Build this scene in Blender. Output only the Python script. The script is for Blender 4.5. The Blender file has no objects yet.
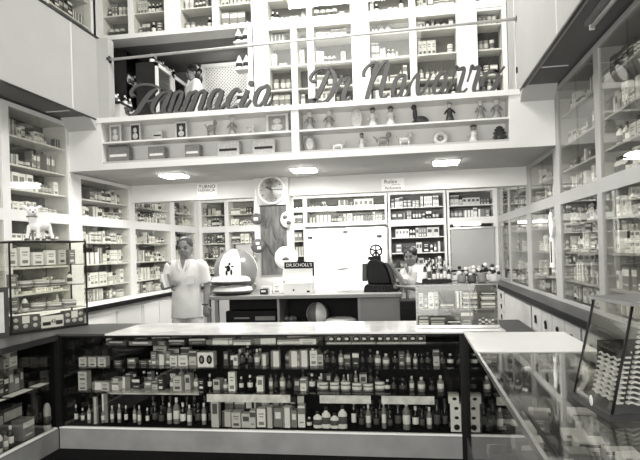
import bpy, math, random
from mathutils import Matrix, Vector
C = bpy.context.scene.collection
R = math.radians
# ------------------------------------------------------------------ camera
FPX, YAW, ROLL, SH, EYE = 575.8, 8.964, 1.677, 20.5, 1.55
cd = bpy.data.cameras.new('camera'); cam = bpy.data.objects.new('camera', cd); C.objects.link(cam)
cd.sensor_width = 36; cd.lens = FPX/640*36; cd.shift_y = SH/640; cd.clip_start = .05; cd.clip_end = 60
cam.matrix_world = Matrix.Translation((0, 0, EYE)) @ Matrix.Rotation(R(YAW), 4, 'Z') @ Matrix.Rotation(R(90), 4, 'X') @ Matrix.Rotation(R(-ROLL), 4, 'Z')
bpy.context.scene.camera = cam
# ------------------------------------------------------------------ exposure, world, lights
vs = bpy.context.scene.view_settings
vs.view_transform = 'Standard'; vs.look = 'None'; vs.gamma = 1; vs.use_curve_mapping = False
vs.exposure = 0.4
bpy.context.scene.cycles.transparent_max_bounces = 32
bpy.context.scene.cycles.max_bounces = 8
w = bpy.data.worlds.new('street_daylight'); bpy.context.scene.world = w; w.use_nodes = True
bg = w.node_tree.nodes['Background']; bg.inputs[0].default_value = (1, .99, .95, 1); bg.inputs[1].default_value = .12
def area(name, loc, rot, sx, sy, power, spread=180):
    l = bpy.data.lights.new(name, 'AREA'); l.shape = 'RECTANGLE'; l.size = sx; l.size_y = sy
    l.energy = power; l.color = (1, .995, .965); l.spread = R(spread)
    o = bpy.data.objects.new(name, l); C.objects.link(o); o.location = loc; o.rotation_euler = [R(a) for a in rot]
    return o
area('room_fill_light', (-1.3, 3.2, 5.5), (0, 0, 0), 3.2, 2.0, 80)  # added overhead fill, unseen and without a fixture
area('gallery_fill_light', (-1.0, 5.6, 5.5), (28, 0, 0), 1.6, .4, 120)  # added unseen lamp to brighten the middle of the gallery
area('frontal_fill_light', (-1.2, -1.35, 1.75), (90, 0, 0), 4.6, 2.8, 220)  # added frontal fill, stands in for camera flash and shop-front daylight
for i, (x, y) in enumerate([(-3.05, 7.2), (-1.33, 7.3), (.46, 7.28)]):
    area('soffit_lamp_light', (x, y, 2.54), (0, 0, 0), .3, .3, 30)
area('back_fill_light', (-1.2, 8.42, 2.52), (48, 0, 0), 3.0, .12, 110)  # added lamp hidden behind the beam to whiten the refrigerator
area('passage_fill_light', (-2.6, 7.9, 4.43), (15, 0, 0), .3, .3, 9)  # added unseen fill for the gallery passage
# ------------------------------------------------------------------ pixel ray -> point on a real plane of the room
def at(u, v, **k):
    r = R(ROLL); c, s = math.cos(r), math.sin(r); x = u-320; y = v-230-SH
    a = c*x-s*y; b = s*x+c*y; t = R(YAW)
    d = (math.cos(t)*a-math.sin(t)*FPX, math.sin(t)*a+math.cos(t)*FPX, -b)
    m = k['X']/d[0] if 'X' in k else k['Y']/d[1] if 'Y' in k else (k['Z']-EYE)/d[2]
    return Vector((d[0]*m, d[1]*m, EYE+d[2]*m))
# ------------------------------------------------------------------ materials
MC = {}
def mat(name, g, rough=.6, var=.06, scale=6., bump=0., metal=0., stretch=None, spec=.4):
    if name in MC: return MC[name]
    m = bpy.data.materials.new(name); m.use_nodes = True; nt = m.node_tree; b = nt.nodes['Principled BSDF']
    b.inputs['Roughness'].default_value = rough; b.inputs['Metallic'].default_value = metal
    b.inputs['Specular IOR Level'].default_value = spec
    tc = nt.nodes.new('ShaderNodeTexCoord'); n = nt.nodes.new('ShaderNodeTexNoise'); n.inputs['Scale'].default_value = scale
    n.inputs['Detail'].default_value = 4
    if stretch:
        mp = nt.nodes.new('ShaderNodeMapping'); mp.inputs['Scale'].default_value = stretch
        nt.links.new(tc.outputs['Object'], mp.inputs[0]); nt.links.new(mp.outputs[0], n.inputs['Vector'])
    else: nt.links.new(tc.outputs['Object'], n.inputs['Vector'])
    cr = nt.nodes.new('ShaderNodeValToRGB')
    def col(v): v = max(0, min(1, v)); return (v, v*.99, v*.96, 1)
    cr.color_ramp.elements[0].position = .3; cr.color_ramp.elements[1].position = .7
    cr.color_ramp.elements[0].color = col(g*(1-var)); cr.color_ramp.elements[1].color = col(g*(1+var))
    nt.links.new(n.outputs['Fac'], cr.inputs[0]); nt.links.new(cr.outputs[0], b.inputs['Base Color'])
    if bump:
        bp = nt.nodes.new('ShaderNodeBump'); bp.inputs['Strength'].default_value = bump; bp.inputs['Distance'].default_value = .01
        nt.links.new(n.outputs['Fac'], bp.inputs['Height']); nt.links.new(bp.outputs[0], b.inputs['Normal'])
    MC[name] = m; return m
def emis(name, s):
    if name in MC: return MC[name]
    m = bpy.data.materials.new(name); m.use_nodes = True; nt = m.node_tree; b = nt.nodes['Principled BSDF']
    b.inputs['Base Color'].default_value = (.9, .9, .85, 1)
    b.inputs['Emission Color'].default_value = (1, .985, .93, 1); b.inputs['Emission Strength'].default_value = s
    MC[name] = m; return m
def glassm(name, tint=.95, ior=1.5, rough=.0, haze=0.):
    if name in MC: return MC[name]
    m = bpy.data.materials.new(name); m.use_nodes = True; nt = m.node_tree; nt.nodes.clear()
    o = nt.nodes.new('ShaderNodeOutputMaterial'); t = nt.nodes.new('ShaderNodeBsdfTransparent'); t.inputs[0].default_value = (tint, tint, tint*.98, 1)
    g = nt.nodes.new('ShaderNodeBsdfGlossy'); g.inputs['Roughness'].default_value = rough
    lw = nt.nodes.new('ShaderNodeLayerWeight'); lw.inputs[0].default_value = .5      # Schlick: the same from both sides of the thin pane
    pw = nt.nodes.new('ShaderNodeMath'); pw.operation = 'POWER'; pw.inputs[1].default_value = 5; nt.links.new(lw.outputs['Facing'], pw.inputs[0])
    f0 = ((ior-1)/(ior+1))**2; f = nt.nodes.new('ShaderNodeMath'); f.operation = 'MULTIPLY_ADD'; f.inputs[1].default_value = 1-f0; f.inputs[2].default_value = f0; nt.links.new(pw.outputs[0], f.inputs[0])
    mx = nt.nodes.new('ShaderNodeMixShader'); nt.links.new(f.outputs[0], mx.inputs[0]); nt.links.new(t.outputs[0], mx.inputs[1]); nt.links.new(g.outputs[0], mx.inputs[2])
    last = mx
    if haze:   # dust and wear on old panes
        d = nt.nodes.new('ShaderNodeBsdfDiffuse'); d.inputs[0].default_value = (.7, .69, .64, 1)
        tc = nt.nodes.new('ShaderNodeTexCoord'); n = nt.nodes.new('ShaderNodeTexNoise'); n.inputs['Scale'].default_value = 3
        mr = nt.nodes.new('ShaderNodeMapRange'); mr.inputs[3].default_value = haze*.4; mr.inputs[4].default_value = haze*1.6
        nt.links.new(tc.outputs['Object'], n.inputs['Vector']); nt.links.new(n.outputs['Fac'], mr.inputs[0])
        m2 = nt.nodes.new('ShaderNodeMixShader'); nt.links.new(mr.outputs[0], m2.inputs[0]); nt.links.new(mx.outputs[0], m2.inputs[1]); nt.links.new(d.outputs[0], m2.inputs[2]); last = m2
    nt.links.new(last.outputs[0], o.inputs[0]); MC[name] = m; return m
SHADED = mat('shaded_enamel_wood', .37, .5, .05, 3); LINL = mat('grey_lining', .085, .7, .06, 4); LINR = mat('shaded_lining', .04, .7, .08, 4)  # right-wall frame and lining: dimmer light there put into the colour
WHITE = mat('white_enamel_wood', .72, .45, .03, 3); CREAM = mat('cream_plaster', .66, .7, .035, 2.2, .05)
FASC = mat('painted_board', .40, .65, .04, 2.0, .04)
SOFF = mat('soffit_board', .48, .7, .05, 2.0); SOFFS = mat('shaded_soffit_board', .13, .7, .08, 2.0)  # side soffits darkened in colour for the weaker bounce light
INNER = mat('cabinet_lining', .20, .7, .05, 4); INNERD = mat('dark_lining', .015, .8, .2, 5)
WOOD = mat('dark_stained_wood', .02, .35, .35, 7, .1, stretch=(1, .15, 1)); WOODM = mat('brown_wood', .055, .4, .25, 7, .1, stretch=(1, .2, 1))
BLACK = mat('black_enamel', .006, .5, .2, 8, spec=.2); BLACKM = mat('matt_black_board', .006, .9, .2, 8, spec=.1)
CHROME = mat('worn_chrome', .62, .28, .08, 12, metal=1.); IRON = mat('dark_iron', .03, .4, .2, 14, metal=.6)
FLOOR = mat('dark_floor_tile', .006, .9, .3, 4, spec=.1)
BASE = mat('counter_base_panel', .24, .6, .16, 5, .15, stretch=(1, 1, 1))
PAPER = mat('paper_white', .84, .7, .03, 9)
T = {k: mat('carton_'+k, g, .55, .07, 25) for k, g in dict(white=.84, cream=.56, grey=.22, slate=.08, dark=.02, black=.008).items()}
GLASS = glassm('window_glass', .96, 1.45, 0, .0); GLASSH = glassm('dusty_glass', .98, 1.42, .01, .0)
GLASST = glassm('counter_glass', .93, 1.55, .01, .0)
CLEARB = glassm('clear_bottle', .7, 1.5, .05, .35)
BROWNB = mat('brown_glass', .006, .15, .2, 10, spec=.5)
SKIN = mat('skin', .20, .55, .05, 9); SKIN2 = mat('skin_light', .19, .55, .05, 9); HAIR = mat('black_hair', .012, .5, .3, 40, .3); HAIRG = mat('greying_hair', .04, .6, .5, 60, .3)
COAT = mat('white_cotton', .64, .8, .04, 12, .25)
GREY = mat('grey_panel', .20, .6, .05, 5)
# ------------------------------------------------------------------ mesh builder
class MB:
    def __init__(s, M=None): s.v = []; s.f = []; s.m = []; s.M = M or Matrix.Identity(4); s.sm = []
    def add(s, vs_, fs, m=0, smooth=False, M=None):
        n = len(s.v); X = s.M @ M if M else s.M
        s.v += [tuple(X @ Vector(p)) for p in vs_]; s.f += [[n+i for i in f] for f in fs]; s.m += [m]*len(fs); s.sm += [smooth]*len(fs)
        return s
    def box(s, x0, x1, y0, y1, z0, z1, m=0, M=None):
        if x0 > x1: x0, x1 = x1, x0
        if y0 > y1: y0, y1 = y1, y0
        return s.add([(x0,y0,z0),(x1,y0,z0),(x1,y1,z0),(x0,y1,z0),(x0,y0,z1),(x1,y0,z1),(x1,y1,z1),(x0,y1,z1)],
              [(0,3,2,1),(4,5,6,7),(0,1,5,4),(1,2,6,5),(2,3,7,6),(3,0,4,7)], m, False, M)
    def lathe(s, prof, seg=14, m=0, M=None, smooth=True):
        vv = []; ff = []
        for r, z in prof:
            for k in range(seg): a = 2*math.pi*k/seg; vv.append((r*math.cos(a), r*math.sin(a), z))
        for i in range(len(prof)-1):
            for k in range(seg): k2 = (k+1) % seg; ff.append((i*seg+k, i*seg+k2, (i+1)*seg+k2, (i+1)*seg+k))
        ff.append(tuple(reversed(range(seg)))); ff.append(tuple((len(prof)-1)*seg+k for k in range(seg)))
        return s.add(vv, ff, m, smooth, M)
    def cyl(s, p, q, r, seg=10, m=0, r2=None):
        p = Vector(p); q = Vector(q); d = q-p; Mx = Matrix.Translation(p) @ d.to_track_quat('Z', 'Y').to_matrix().to_4x4()
        return s.lathe([(r, 0), (r if r2 is None else r2, d.length)], seg, m, Mx)
    def tube(s, pts, r, seg=8, m=0):
        for a, b in zip(pts, pts[1:]): s.cyl(a, b, r, seg, m)
        return s
    def sph(s, c, r, m=0, seg=14, rings=9, M=None):
        r = (r, r, r) if not hasattr(r, '__len__') else r
        prof = [(max(.001, math.sin(math.pi*i/rings)), -math.cos(math.pi*i/rings)) for i in range(rings+1)]
        return s.lathe(prof, seg, m, (M or Matrix.Identity(4)) @ Matrix.Translation(c) @ Matrix.Diagonal((*r, 1)))
    def prism(s, poly, z0, z1, m=0, M=None):
        n = len(poly); a = sum(poly[i][0]*poly[(i+1)%n][1]-poly[(i+1)%n][0]*poly[i][1] for i in range(n))
        if a < 0: poly = poly[::-1]
        return s.add([(*p, z0) for p in poly]+[(*p, z1) for p in poly], [tuple(reversed(range(n))), tuple(range(n, 2*n))]+[(i, (i+1)%n, n+(i+1)%n, n+i) for i in range(n)], m, False, M)
    def torus(s, c, R_, r, m=0, seg=24, ts=8, M=None, sq=1.):
        vv = []; ff = []
        for i in range(seg):
            a = 2*math.pi*i/seg
            for j in range(ts):
                b = 2*math.pi*j/ts; q = R_+r*math.cos(b); vv.append((c[0]+q*math.cos(a), c[1]+q*math.sin(a), c[2]+r*sq*math.sin(b)))
        for i in range(seg):
            for j in range(ts): ff.append((i*ts+j, ((i+1)%seg)*ts+j, ((i+1)%seg)*ts+(j+1)%ts, i*ts+(j+1)%ts))
        return s.add(vv, ff, m, True, M)
    def mesh(s, name, mats):
        me = bpy.data.meshes.new(name); me.from_pydata(s.v, [], s.f)
        for mm in (mats if isinstance(mats, (list, tuple)) else [mats]): me.materials.append(mm)
        me.polygons.foreach_set('material_index', s.m); me.polygons.foreach_set('use_smooth', s.sm); me.update(); return me
    def build(s, name, mats, parent=None, bevel=0):
        o = bpy.data.objects.new(name, s.mesh(name, mats)); C.objects.link(o)
        if parent: o.parent = parent
        if bevel:
            b = o.modifiers.new('bevel', 'BEVEL'); b.width = bevel; b.segments = 2; b.limit_method = 'ANGLE'
        return o
def tag(o, label=None, cat=None, group=None, kind=None):
    if label: o['label'] = label
    if cat: o['category'] = cat
    if group: o['group'] = group
    if kind: o['kind'] = kind
    return o
def empty(name, loc=(0,0,0), rz=0, label=None, cat=None, group=None):
    o = bpy.data.objects.new(name, None); C.objects.link(o); o.location = loc; o.rotation_euler.z = rz; o.empty_display_size = .05
    return tag(o, label, cat, group)
def copy_tree(o, parent=None):
    c = o.copy(); C.objects.link(c)
    if parent: c.parent = parent
    for ch in o.children: copy_tree(ch, c)
    return c
def TR(x, y, z=0, rz=0): return Matrix.Translation((x, y, z)) @ Matrix.Rotation(rz, 4, 'Z')
PI = math.pi
# text drawn with the built-in outline font, converted into flat mesh
def text(s, size, parent, m, M, name='lettering', extr=.0008):
    cu = bpy.data.curves.new(name, 'FONT'); cu.body = s; cu.size = size; cu.align_x = 'CENTER'; cu.align_y = 'CENTER'; cu.extrude = extr
    t = bpy.data.objects.new(name, cu); C.objects.link(t)
    dg = bpy.context.evaluated_depsgraph_get(); me = bpy.data.meshes.new_from_object(t.evaluated_get(dg)); bpy.data.objects.remove(t)
    me.materials.clear(); me.materials.append(m); me.transform(M)
    o = bpy.data.objects.new(name, me); C.objects.link(o); o.parent = parent; return o
FRONT = Matrix.Rotation(PI/2, 4, 'X')     # text plane XY -> XZ, facing -Y
# ================================================================== SETTING
XL, XR, YP, YC, YB = -4.12, 1.573, 6.53, 8.13, 10.83
XBL, XBR = -3.744, 1.22
ZL, ZR, ZS, ZG = .93, 2.02, 3.236, 2.607
def struct(name, mb, m, parent=None, kind='structure'):
    o = mb.build(name, m, parent)
    if not parent: o['kind'] = kind
    return o
struct('floor', MB().box(-4.6, 2.1, -1.5, 11.3, -.1, 0), FLOOR)
struct('ceiling', MB().box(-4.6, 2.1, -1.5, 11.3, 5.6, 5.7), CREAM)
struct('wall_left', MB().box(-4.6, -4.5, -1.5, 11.3, 0, 5.6), CREAM)
struct('wall_right', MB().box(2.0, 2.1, -1.5, 11.3, 0, 5.6), CREAM)
struct('wall_back', MB().box(-4.5, 2.0, 11.2, 11.3, 0, 5.6), CREAM)
# gallery slab and beam
struct('trim_1', MB().box(-4.5, 2.0, YP+.005, 11.2, ZG, ZG+.1), SOFF)
struct('trim_2', MB().box(XL-.35, XR+.4, YC, YC+.2, 2.352, ZG-.001), CREAM)
# gallery parapet with its display niches
g = MB(); g.box(XL-.36, 2.0, YP, YP+.35, ZG+.002, 2.683)
g.box(XBL-.02, XBR, YP-.015, YP+.35, 3.18, 3.24)
g.box(-1.325, -1.235, YP, YP+.33, 2.683, 3.18)
g.box(XL-.36, -3.685, YP, YP+.35, 2.683, 3.235); g.box(1.10, 2.0, YP, YP+.35, 2.683, 3.235)
g.box(-3.685, 1.10, YP+.27, YP+.35, 2.683, 3.18)
wg = struct('wall_gallery', g, WHITE)
struct('shelf', MB().box(-3.683, -1.327, YP+.012, YP+.27, 2.93, 2.95), WHITE, wg)
struct('shelf', MB().box(-1.233, 1.098, YP+.012, YP+.27, 2.93, 2.95), WHITE, wg)
# haunches between side balcony soffits and parapet
def haunch(x0, x1):
    g = MB(); g.add([(x0,6.36,ZS),(x0,YP-.001,ZS),(x0,YP-.001,3.10),(x1,6.36,ZS),(x1,YP-.001,ZS),(x1,YP-.001,3.10)],
       [(0,1,2),(3,5,4),(0,3,4,1),(1,4,5,2),(2,5,3,0)]); return g
struct('trim_3', haunch(XL-.0, XBL), SOFF); struct('trim_4', haunch(XBR, XR), SOFF)
# left balcony: floor slab, front board, dark cap and lower edge
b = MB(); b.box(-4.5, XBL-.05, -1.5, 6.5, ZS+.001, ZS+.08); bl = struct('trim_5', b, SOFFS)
f = MB(); f.box(XBL-.05, XBL, -1.5, 6.62, ZS-.004, 4.235)
wbl = struct('wall_balcony_left', f, FASC)
struct('corner_post', MB().lathe([(.11, ZS), (.11, 4.235)], 24, 0, Matrix.Translation((XBL+.0, 6.66, 0)) @ Matrix.Diagonal((1, .7, 1, 1))).box(XBL, XBL+.145, 6.58, 6.72, ZS, 4.235), FASC, wbl)
struct('cap_rail', MB().box(XBL-.07, XBL+.012, -1.5, 6.74, 4.235, 4.26), WOOD, wbl)
struct('edge_strip', MB().box(XBL-.02, XBL+.008, -1.5, 6.56, ZS-.018, ZS-.002), WOOD, wbl)
for y in (6.02, 4.0, 2.3): struct('batten', MB().box(XBL, XBL+.006, y, y+.018, ZS+.01, 4.23), CREAM, wbl)
# right balcony
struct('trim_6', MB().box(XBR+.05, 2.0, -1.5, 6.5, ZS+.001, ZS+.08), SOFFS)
wbr = struct('wall_balcony_right', MB().box(XBR, XBR+.05, -1.5, 7.19, ZS-.004, 5.6), FASC)
struct('edge_strip', MB().box(XBR-.008, XBR+.02, -1.5, 6.50, ZS-.022, ZS-.002), WOOD, wbr)
for y in (6.72, 4.9): struct('batten', MB().box(XBR-.005, XBR, y, y+.02, ZS+.01, 5.59), CREAM, wbr)
struct('seam_strip', MB().box(XBR+.06, XR-.05, 5.75, 5.77, ZS-.006, ZS), CREAM, wbr)
struct('seam_strip', MB().box(XBL-.06, XL+.02, 6.05, 6.07, ZS-.006, ZS), CREAM, wbl)
tag(MB().box(XBR-.012, XBR, 6.62, 6.66, 3.45, 3.51).build('light_switch', BLACK), 'small dark switch on the right balcony front near the gallery', 'switch')
# street side above the open shop front
struct('wall_front', MB().box(-4.5, 2.0, -1.6, -1.5, 3.3, 5.6), CREAM)
# ================================================================== PACKAGED GOODS (each carton, bottle, jar its own object)
def face_rect(mb, x0, x1, z0, z1, m, y=-.502): mb.box(x0, x1, y, y+.004, z0, z1, m)
def carton_mesh(a, b, style):
    g = MB(); g.box(-.5, .5, -.5, .5, 0, 1, 0)
    if style == 0: face_rect(g, -.34, .34, .45, .8, 1)
    if style == 1: face_rect(g, -.499, .499, .62, .9, 1); face_rect(g, -.3, .3, .2, .26, 1)
    if style == 2: face_rect(g, -.499, -.2, .001, .999, 1)
    if style == 3: face_rect(g, -.3, .3, .7, .76, 1); face_rect(g, -.25, .25, .55, .6, 1); face_rect(g, -.3, .3, .12, .3, 1)
    return g.mesh('medicine_carton', [T[a], T[b]])
CART = {}
for a in T:
    for st in range(4):
        CART[(a, st)] = carton_mesh(a, {'white': 'grey', 'cream': 'slate', 'grey': 'white', 'slate': 'cream', 'dark': 'white', 'black': 'white'}[a], st)
def bottle_mesh(kind):
    body = {'plain': BROWNB, 'brown': BROWNB, 'white': T['white'], 'clear': CLEARB, 'grey': T['grey']}[kind]
    cap = T['white'] if kind in ('brown', 'grey') else T['dark'] if kind == 'white' else T['slate']; lab = T['slate'] if kind in ('white', 'plain') else T['white']
    g = MB(); g.lathe([(.46,0),(.5,.03),(.5,.62),(.42,.70),(.2,.78),(.18,.84)], 12, 0); g.lathe([(.22,.83),(.22,1.)], 10, 1)
    g.lathe([(.505,.2),(.505,.52)], 12, 2); return g.mesh('medicine_bottle', [body, cap, lab])
BOT = {k: bottle_mesh(k) for k in ('brown', 'white', 'clear', 'grey', 'plain')}
def jar_mesh(a, lid):
    g = MB(); g.lathe([(.46,0),(.5,.05),(.5,.7),(.42,.76)], 14, 0); g.lathe([(.48,.74),(.5,.78),(.5,.98),(.46,1)], 14, 1); g.lathe([(.505,.2),(.505,.58)], 14, 2)
    return g.mesh('ointment_jar', [T[a], T[lid], T['grey' if a == 'white' else 'white']])
JAR = {'white': jar_mesh('white', 'cream'), 'grey': jar_mesh('grey', 'white'), 'dark': jar_mesh('dark', 'white')}
def tin_mesh(a):
    g = MB(); g.lathe([(.5,0),(.5,1)], 14, 0, smooth=False); g.lathe([(.505,.25),(.505,.7)], 14, 1); g.lathe([(.51,.97),(.51,1.01)], 14, 0); return g.mesh('powder_tin', [T[a], T['cream' if a != 'cream' else 'slate']])
TIN = {k: tin_mesh(k) for k in ('white', 'grey', 'slate', 'cream')}
LOTS = []
def put(kind, var, x, y, z, rz, w_, d_, h_, where):
    LOTS.append((kind, var, x, y, z, rz, w_, d_, h_, where))
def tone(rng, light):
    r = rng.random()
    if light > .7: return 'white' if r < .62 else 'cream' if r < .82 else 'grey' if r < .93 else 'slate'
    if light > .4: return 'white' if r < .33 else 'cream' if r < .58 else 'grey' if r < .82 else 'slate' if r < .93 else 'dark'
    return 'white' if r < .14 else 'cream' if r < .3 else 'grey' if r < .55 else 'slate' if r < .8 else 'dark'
rng = random.Random(7)
def fill(M, width, depth, h, where, light=.6, full=.9, mix=(.66, .16, .1), small=1.):
    """stand goods side by side along local x on a shelf, front at local y=0, going in to +y"""
    x = .02; rz0 = math.atan2(M[1][0], M[0][0])
    while x < width-.05:
        r = rng.random()
        if r > full: x += rng.uniform(.05, .14); continue
        k = rng.random(); n = rng.choice([1, 1, 2, 2, 3, 4])
        if k < mix[0]:
            a = tone(rng, light); st = rng.randrange(4); ww = rng.choice([rng.uniform(.028, .06), rng.uniform(.05, .12)])*small; hh = min(h*.82, rng.uniform(.08, .21)*small); dd = rng.uniform(.05, .1)
            kind, var = 'medicine_carton', (a, st)
            if hh < h*.36 and rng.random() < .5: stack = 2
            else: stack = 1
        elif k < mix[0]+mix[1]:
            ww = rng.uniform(.04, .06)*small; hh = min(h*.8, rng.uniform(.1, .19)*small); dd = ww; kind = 'medicine_bottle'; stack = 1
            var = rng.choice(['brown', 'white', 'clear', 'white'] if light > .4 else ['brown', 'brown', 'grey', 'clear'])
        elif k < mix[0]+mix[1]+mix[2]:
            ww = rng.uniform(.05, .08)*small; hh = ww*rng.uniform(.8, 1.1); dd = ww; kind = 'ointment_jar'; var = rng.choice(['white', 'white', 'grey', 'dark']); stack = 1 if hh*2 > h*.8 else rng.choice([1, 2])
        else:
            ww = rng.uniform(.05, .085)*small; hh = min(h*.75, rng.uniform(.1, .16)*small); dd = ww; kind = 'powder_tin'; var = rng.choice(['white', 'grey', 'slate', 'cream']); stack = 1
        for i in range(n):
            if x+ww > width-.02: return
            yy = .03+dd/2+rng.uniform(0, max(.001, depth-dd-.08)*.3)
            p = M @ Vector((x+ww/2, yy, 0))
            for s in range(stack):
                put(kind, var, p.x, p.y, p.z+s*(hh+.0008), rz0+(rng.uniform(-.05, .05) if kind == 'medicine_carton' else rng.uniform(-2, 2)*0), ww*.97, dd, hh, where)
            x += ww+.003
        x += rng.uniform(0, .02)
# ================================================================== WALL CABINETS
SHL = [1.16, 1.45, 1.74]; SHU = [2.30, 2.56, 2.87]
ORD = {1.16: 'second', 1.45: 'third', 1.74: 'fourth', .93: 'bottom', 2.08: 'fifth', 2.30: 'sixth', 2.56: 'seventh', 2.87: 'top'}
def cabinet(M, w0, w1, ztop, label, where, pre, post, light=.6, cat='cabinet', doors=True, depth=.34, paint=None, lining=None, lower=True, upper=True, dl=None, mixl=None, pane_haze=True):
    """local x = along the front (0..), local y = into the wall; opening w0..w1, stiles pre/post either side"""
    root = empty('wall_cabinet', M @ Vector(((w0+w1)/2, 0, ZL)), math.atan2(M[1][0], M[0][0]), label, cat)
    L = root.matrix_basis.copy(); L = Matrix.Translation(root.location) @ Matrix.Rotation(root.rotation_euler.z, 4, 'Z'); Li = L.inverted() @ M
    z0 = ZL+.001 if lower else ZR-.06; zt = ztop if upper else ZR+.06
    f = MB(Li); a, c = w0-pre, w1+post
    f.box(a, w0, 0, depth, z0, zt); f.box(w1, c, 0, depth, z0, zt)
    f.box(w0, w1, 0, .03, ZR-.06, ZR+.06); f.box(w0, w1, .03, depth, ZR-.012, ZR+.012)
    if lower: f.box(w0, w1, 0, .03, z0, z0+.035)
    f.box(w0, w1, 0, depth, zt-.05, zt)
    f.build('frame', paint or WHITE, root)
    MB(Li).box(w0, w1, depth-.02, depth-.005, z0, zt-.05).build('back_panel', lining or (LINL if light > .3 else GREY), root)
    levels = []
    if lower: levels += [(ZL+.036, 1.15)]+[(z+.01, z+.28) for z in SHL[:2]]+[(SHL[2]+.01, ZR-.06)]
    if upper: levels += [(ZR+.061, 2.29)]+[(z+.01, min(z2, zt-.05)) for z, z2 in zip(SHU, SHU[1:]+[zt]) if z < zt-.15]
    for z, z2 in levels:
        if z > ZL+.05 and abs(z-ZR-.061) > .02:
            MB(Li).box(w0+.001, w1-.001, .035, depth-.022, z-.018, z-.0005).build('shelf', paint or WHITE, root)
    for z, z2 in levels:
        key = min(ORD, key=lambda q: abs(q-z)); li = light if dl is None else dl(z)
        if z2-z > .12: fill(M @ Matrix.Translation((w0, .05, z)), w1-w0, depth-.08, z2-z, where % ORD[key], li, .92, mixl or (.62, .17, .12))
    if doors:
        mid = (w0+w1)/2
        for (zz0, zz1) in ([(z0+.036, ZR-.061)] if lower else [])+([(ZR+.061, zt-.051)] if upper else []):
            for (p, q, yy) in ((w0+.001, mid+.03, .012), (mid-.03, w1-.001, .020)):
                MB(Li).box(p, q, yy, yy+.004, zz0, zz1).build('glass_door', GLASSH, root)
    return root
ML = lambda y: Matrix.Translation((XL, y, 0)) @ Matrix.Rotation(PI/2, 4, 'Z')        # local x -> +Y, local y -> -X (into left wall)
MR = lambda y: Matrix.Translation((XR, y, 0)) @ Matrix.Rotation(-PI/2, 4, 'Z')       # local x -> -Y, local y -> +X
Lb = [(3.98, 5.335, 3.21, 'nearest the street'), (5.455, 6.49, 3.21, 'just before the gallery edge'), (6.77, 8.03, 2.60, 'first under the gallery'), (8.20, 9.51, 2.60, 'beside the standing man'), (9.69, 10.68, 2.60, 'in the far corner')]
pr = [.06, .06, .14, .085, .09]; po = [.06, .14, .085, .09, .14]
for i, (a, c, zt, s) in enumerate(Lb):
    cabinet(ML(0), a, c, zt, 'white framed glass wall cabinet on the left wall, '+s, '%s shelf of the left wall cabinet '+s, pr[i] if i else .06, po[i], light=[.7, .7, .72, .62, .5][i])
Rb = [(3.86, 5.07, 3.21, 'nearest the street'), (5.20, 6.41, 3.21, 'just before the gallery edge'), (6.67, 7.94, 2.60, 'first under the gallery'), (8.21, 9.58, 2.60, 'behind the counter case'), (9.70, 10.7, 2.60, 'in the far corner')]
pr = [.06, .065, .13, .135, .06]; po = [.065, .13, .135, .06, .12]
for i, (a, c, zt, s) in enumerate(Rb):
    cabinet(MR(0), -c, -a, zt, 'white framed glass wall cabinet on the right wall, '+s, '%s shelf of the right wall cabinet '+s, po[i], pr[i], light=[.72, .66, .6, .5, .35][i], paint=SHADED, lining=LINR)
# corner filler posts by the back wall
struct('trim_7', MB().box(XL-.36, XL+.0, 10.821, 11.19, ZL, 2.605), WHITE); struct('trim_8', MB().box(XR, XR+.36, 10.821, 11.19, ZL, 2.605), WHITE)
MBk = Matrix.Translation((0, YB, 0))
Bb = [(-4.05, -3.58, 'behind the standing man', 1), (-3.50, -2.90, 'left of the pillar', 1), (-2.82, -2.02, 'behind the pillar', 1), (-1.94, -.46, 'above the white refrigerator', 1), (-.36, .62, 'behind the cashier', 1), (.72, 1.50, 'with the grey blind', 0)]
for i, (a, c, s, lo) in enumerate(Bb):
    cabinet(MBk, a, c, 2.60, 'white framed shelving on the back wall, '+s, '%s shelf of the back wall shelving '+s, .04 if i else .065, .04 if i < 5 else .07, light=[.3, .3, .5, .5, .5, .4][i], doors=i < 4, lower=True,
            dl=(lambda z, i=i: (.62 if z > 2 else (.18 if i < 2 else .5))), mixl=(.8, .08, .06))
# grey blind hanging in the last back bay
bl_ = empty('roller_blind', (1.11, YB-.02, 1.87), 0, 'plain grey roller blind hanging in the right end of the back shelving', 'blind')
MB().box(-.38, .39, -.012, -.004, -.75, 0).build('blind_cloth', mat('blind_cloth', .36, .7, .03, 3), bl_); MB().cyl((-.39, -.012, .01), (.4, -.012, .01), .02, 10).build('roller', WHITE, bl_)
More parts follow.
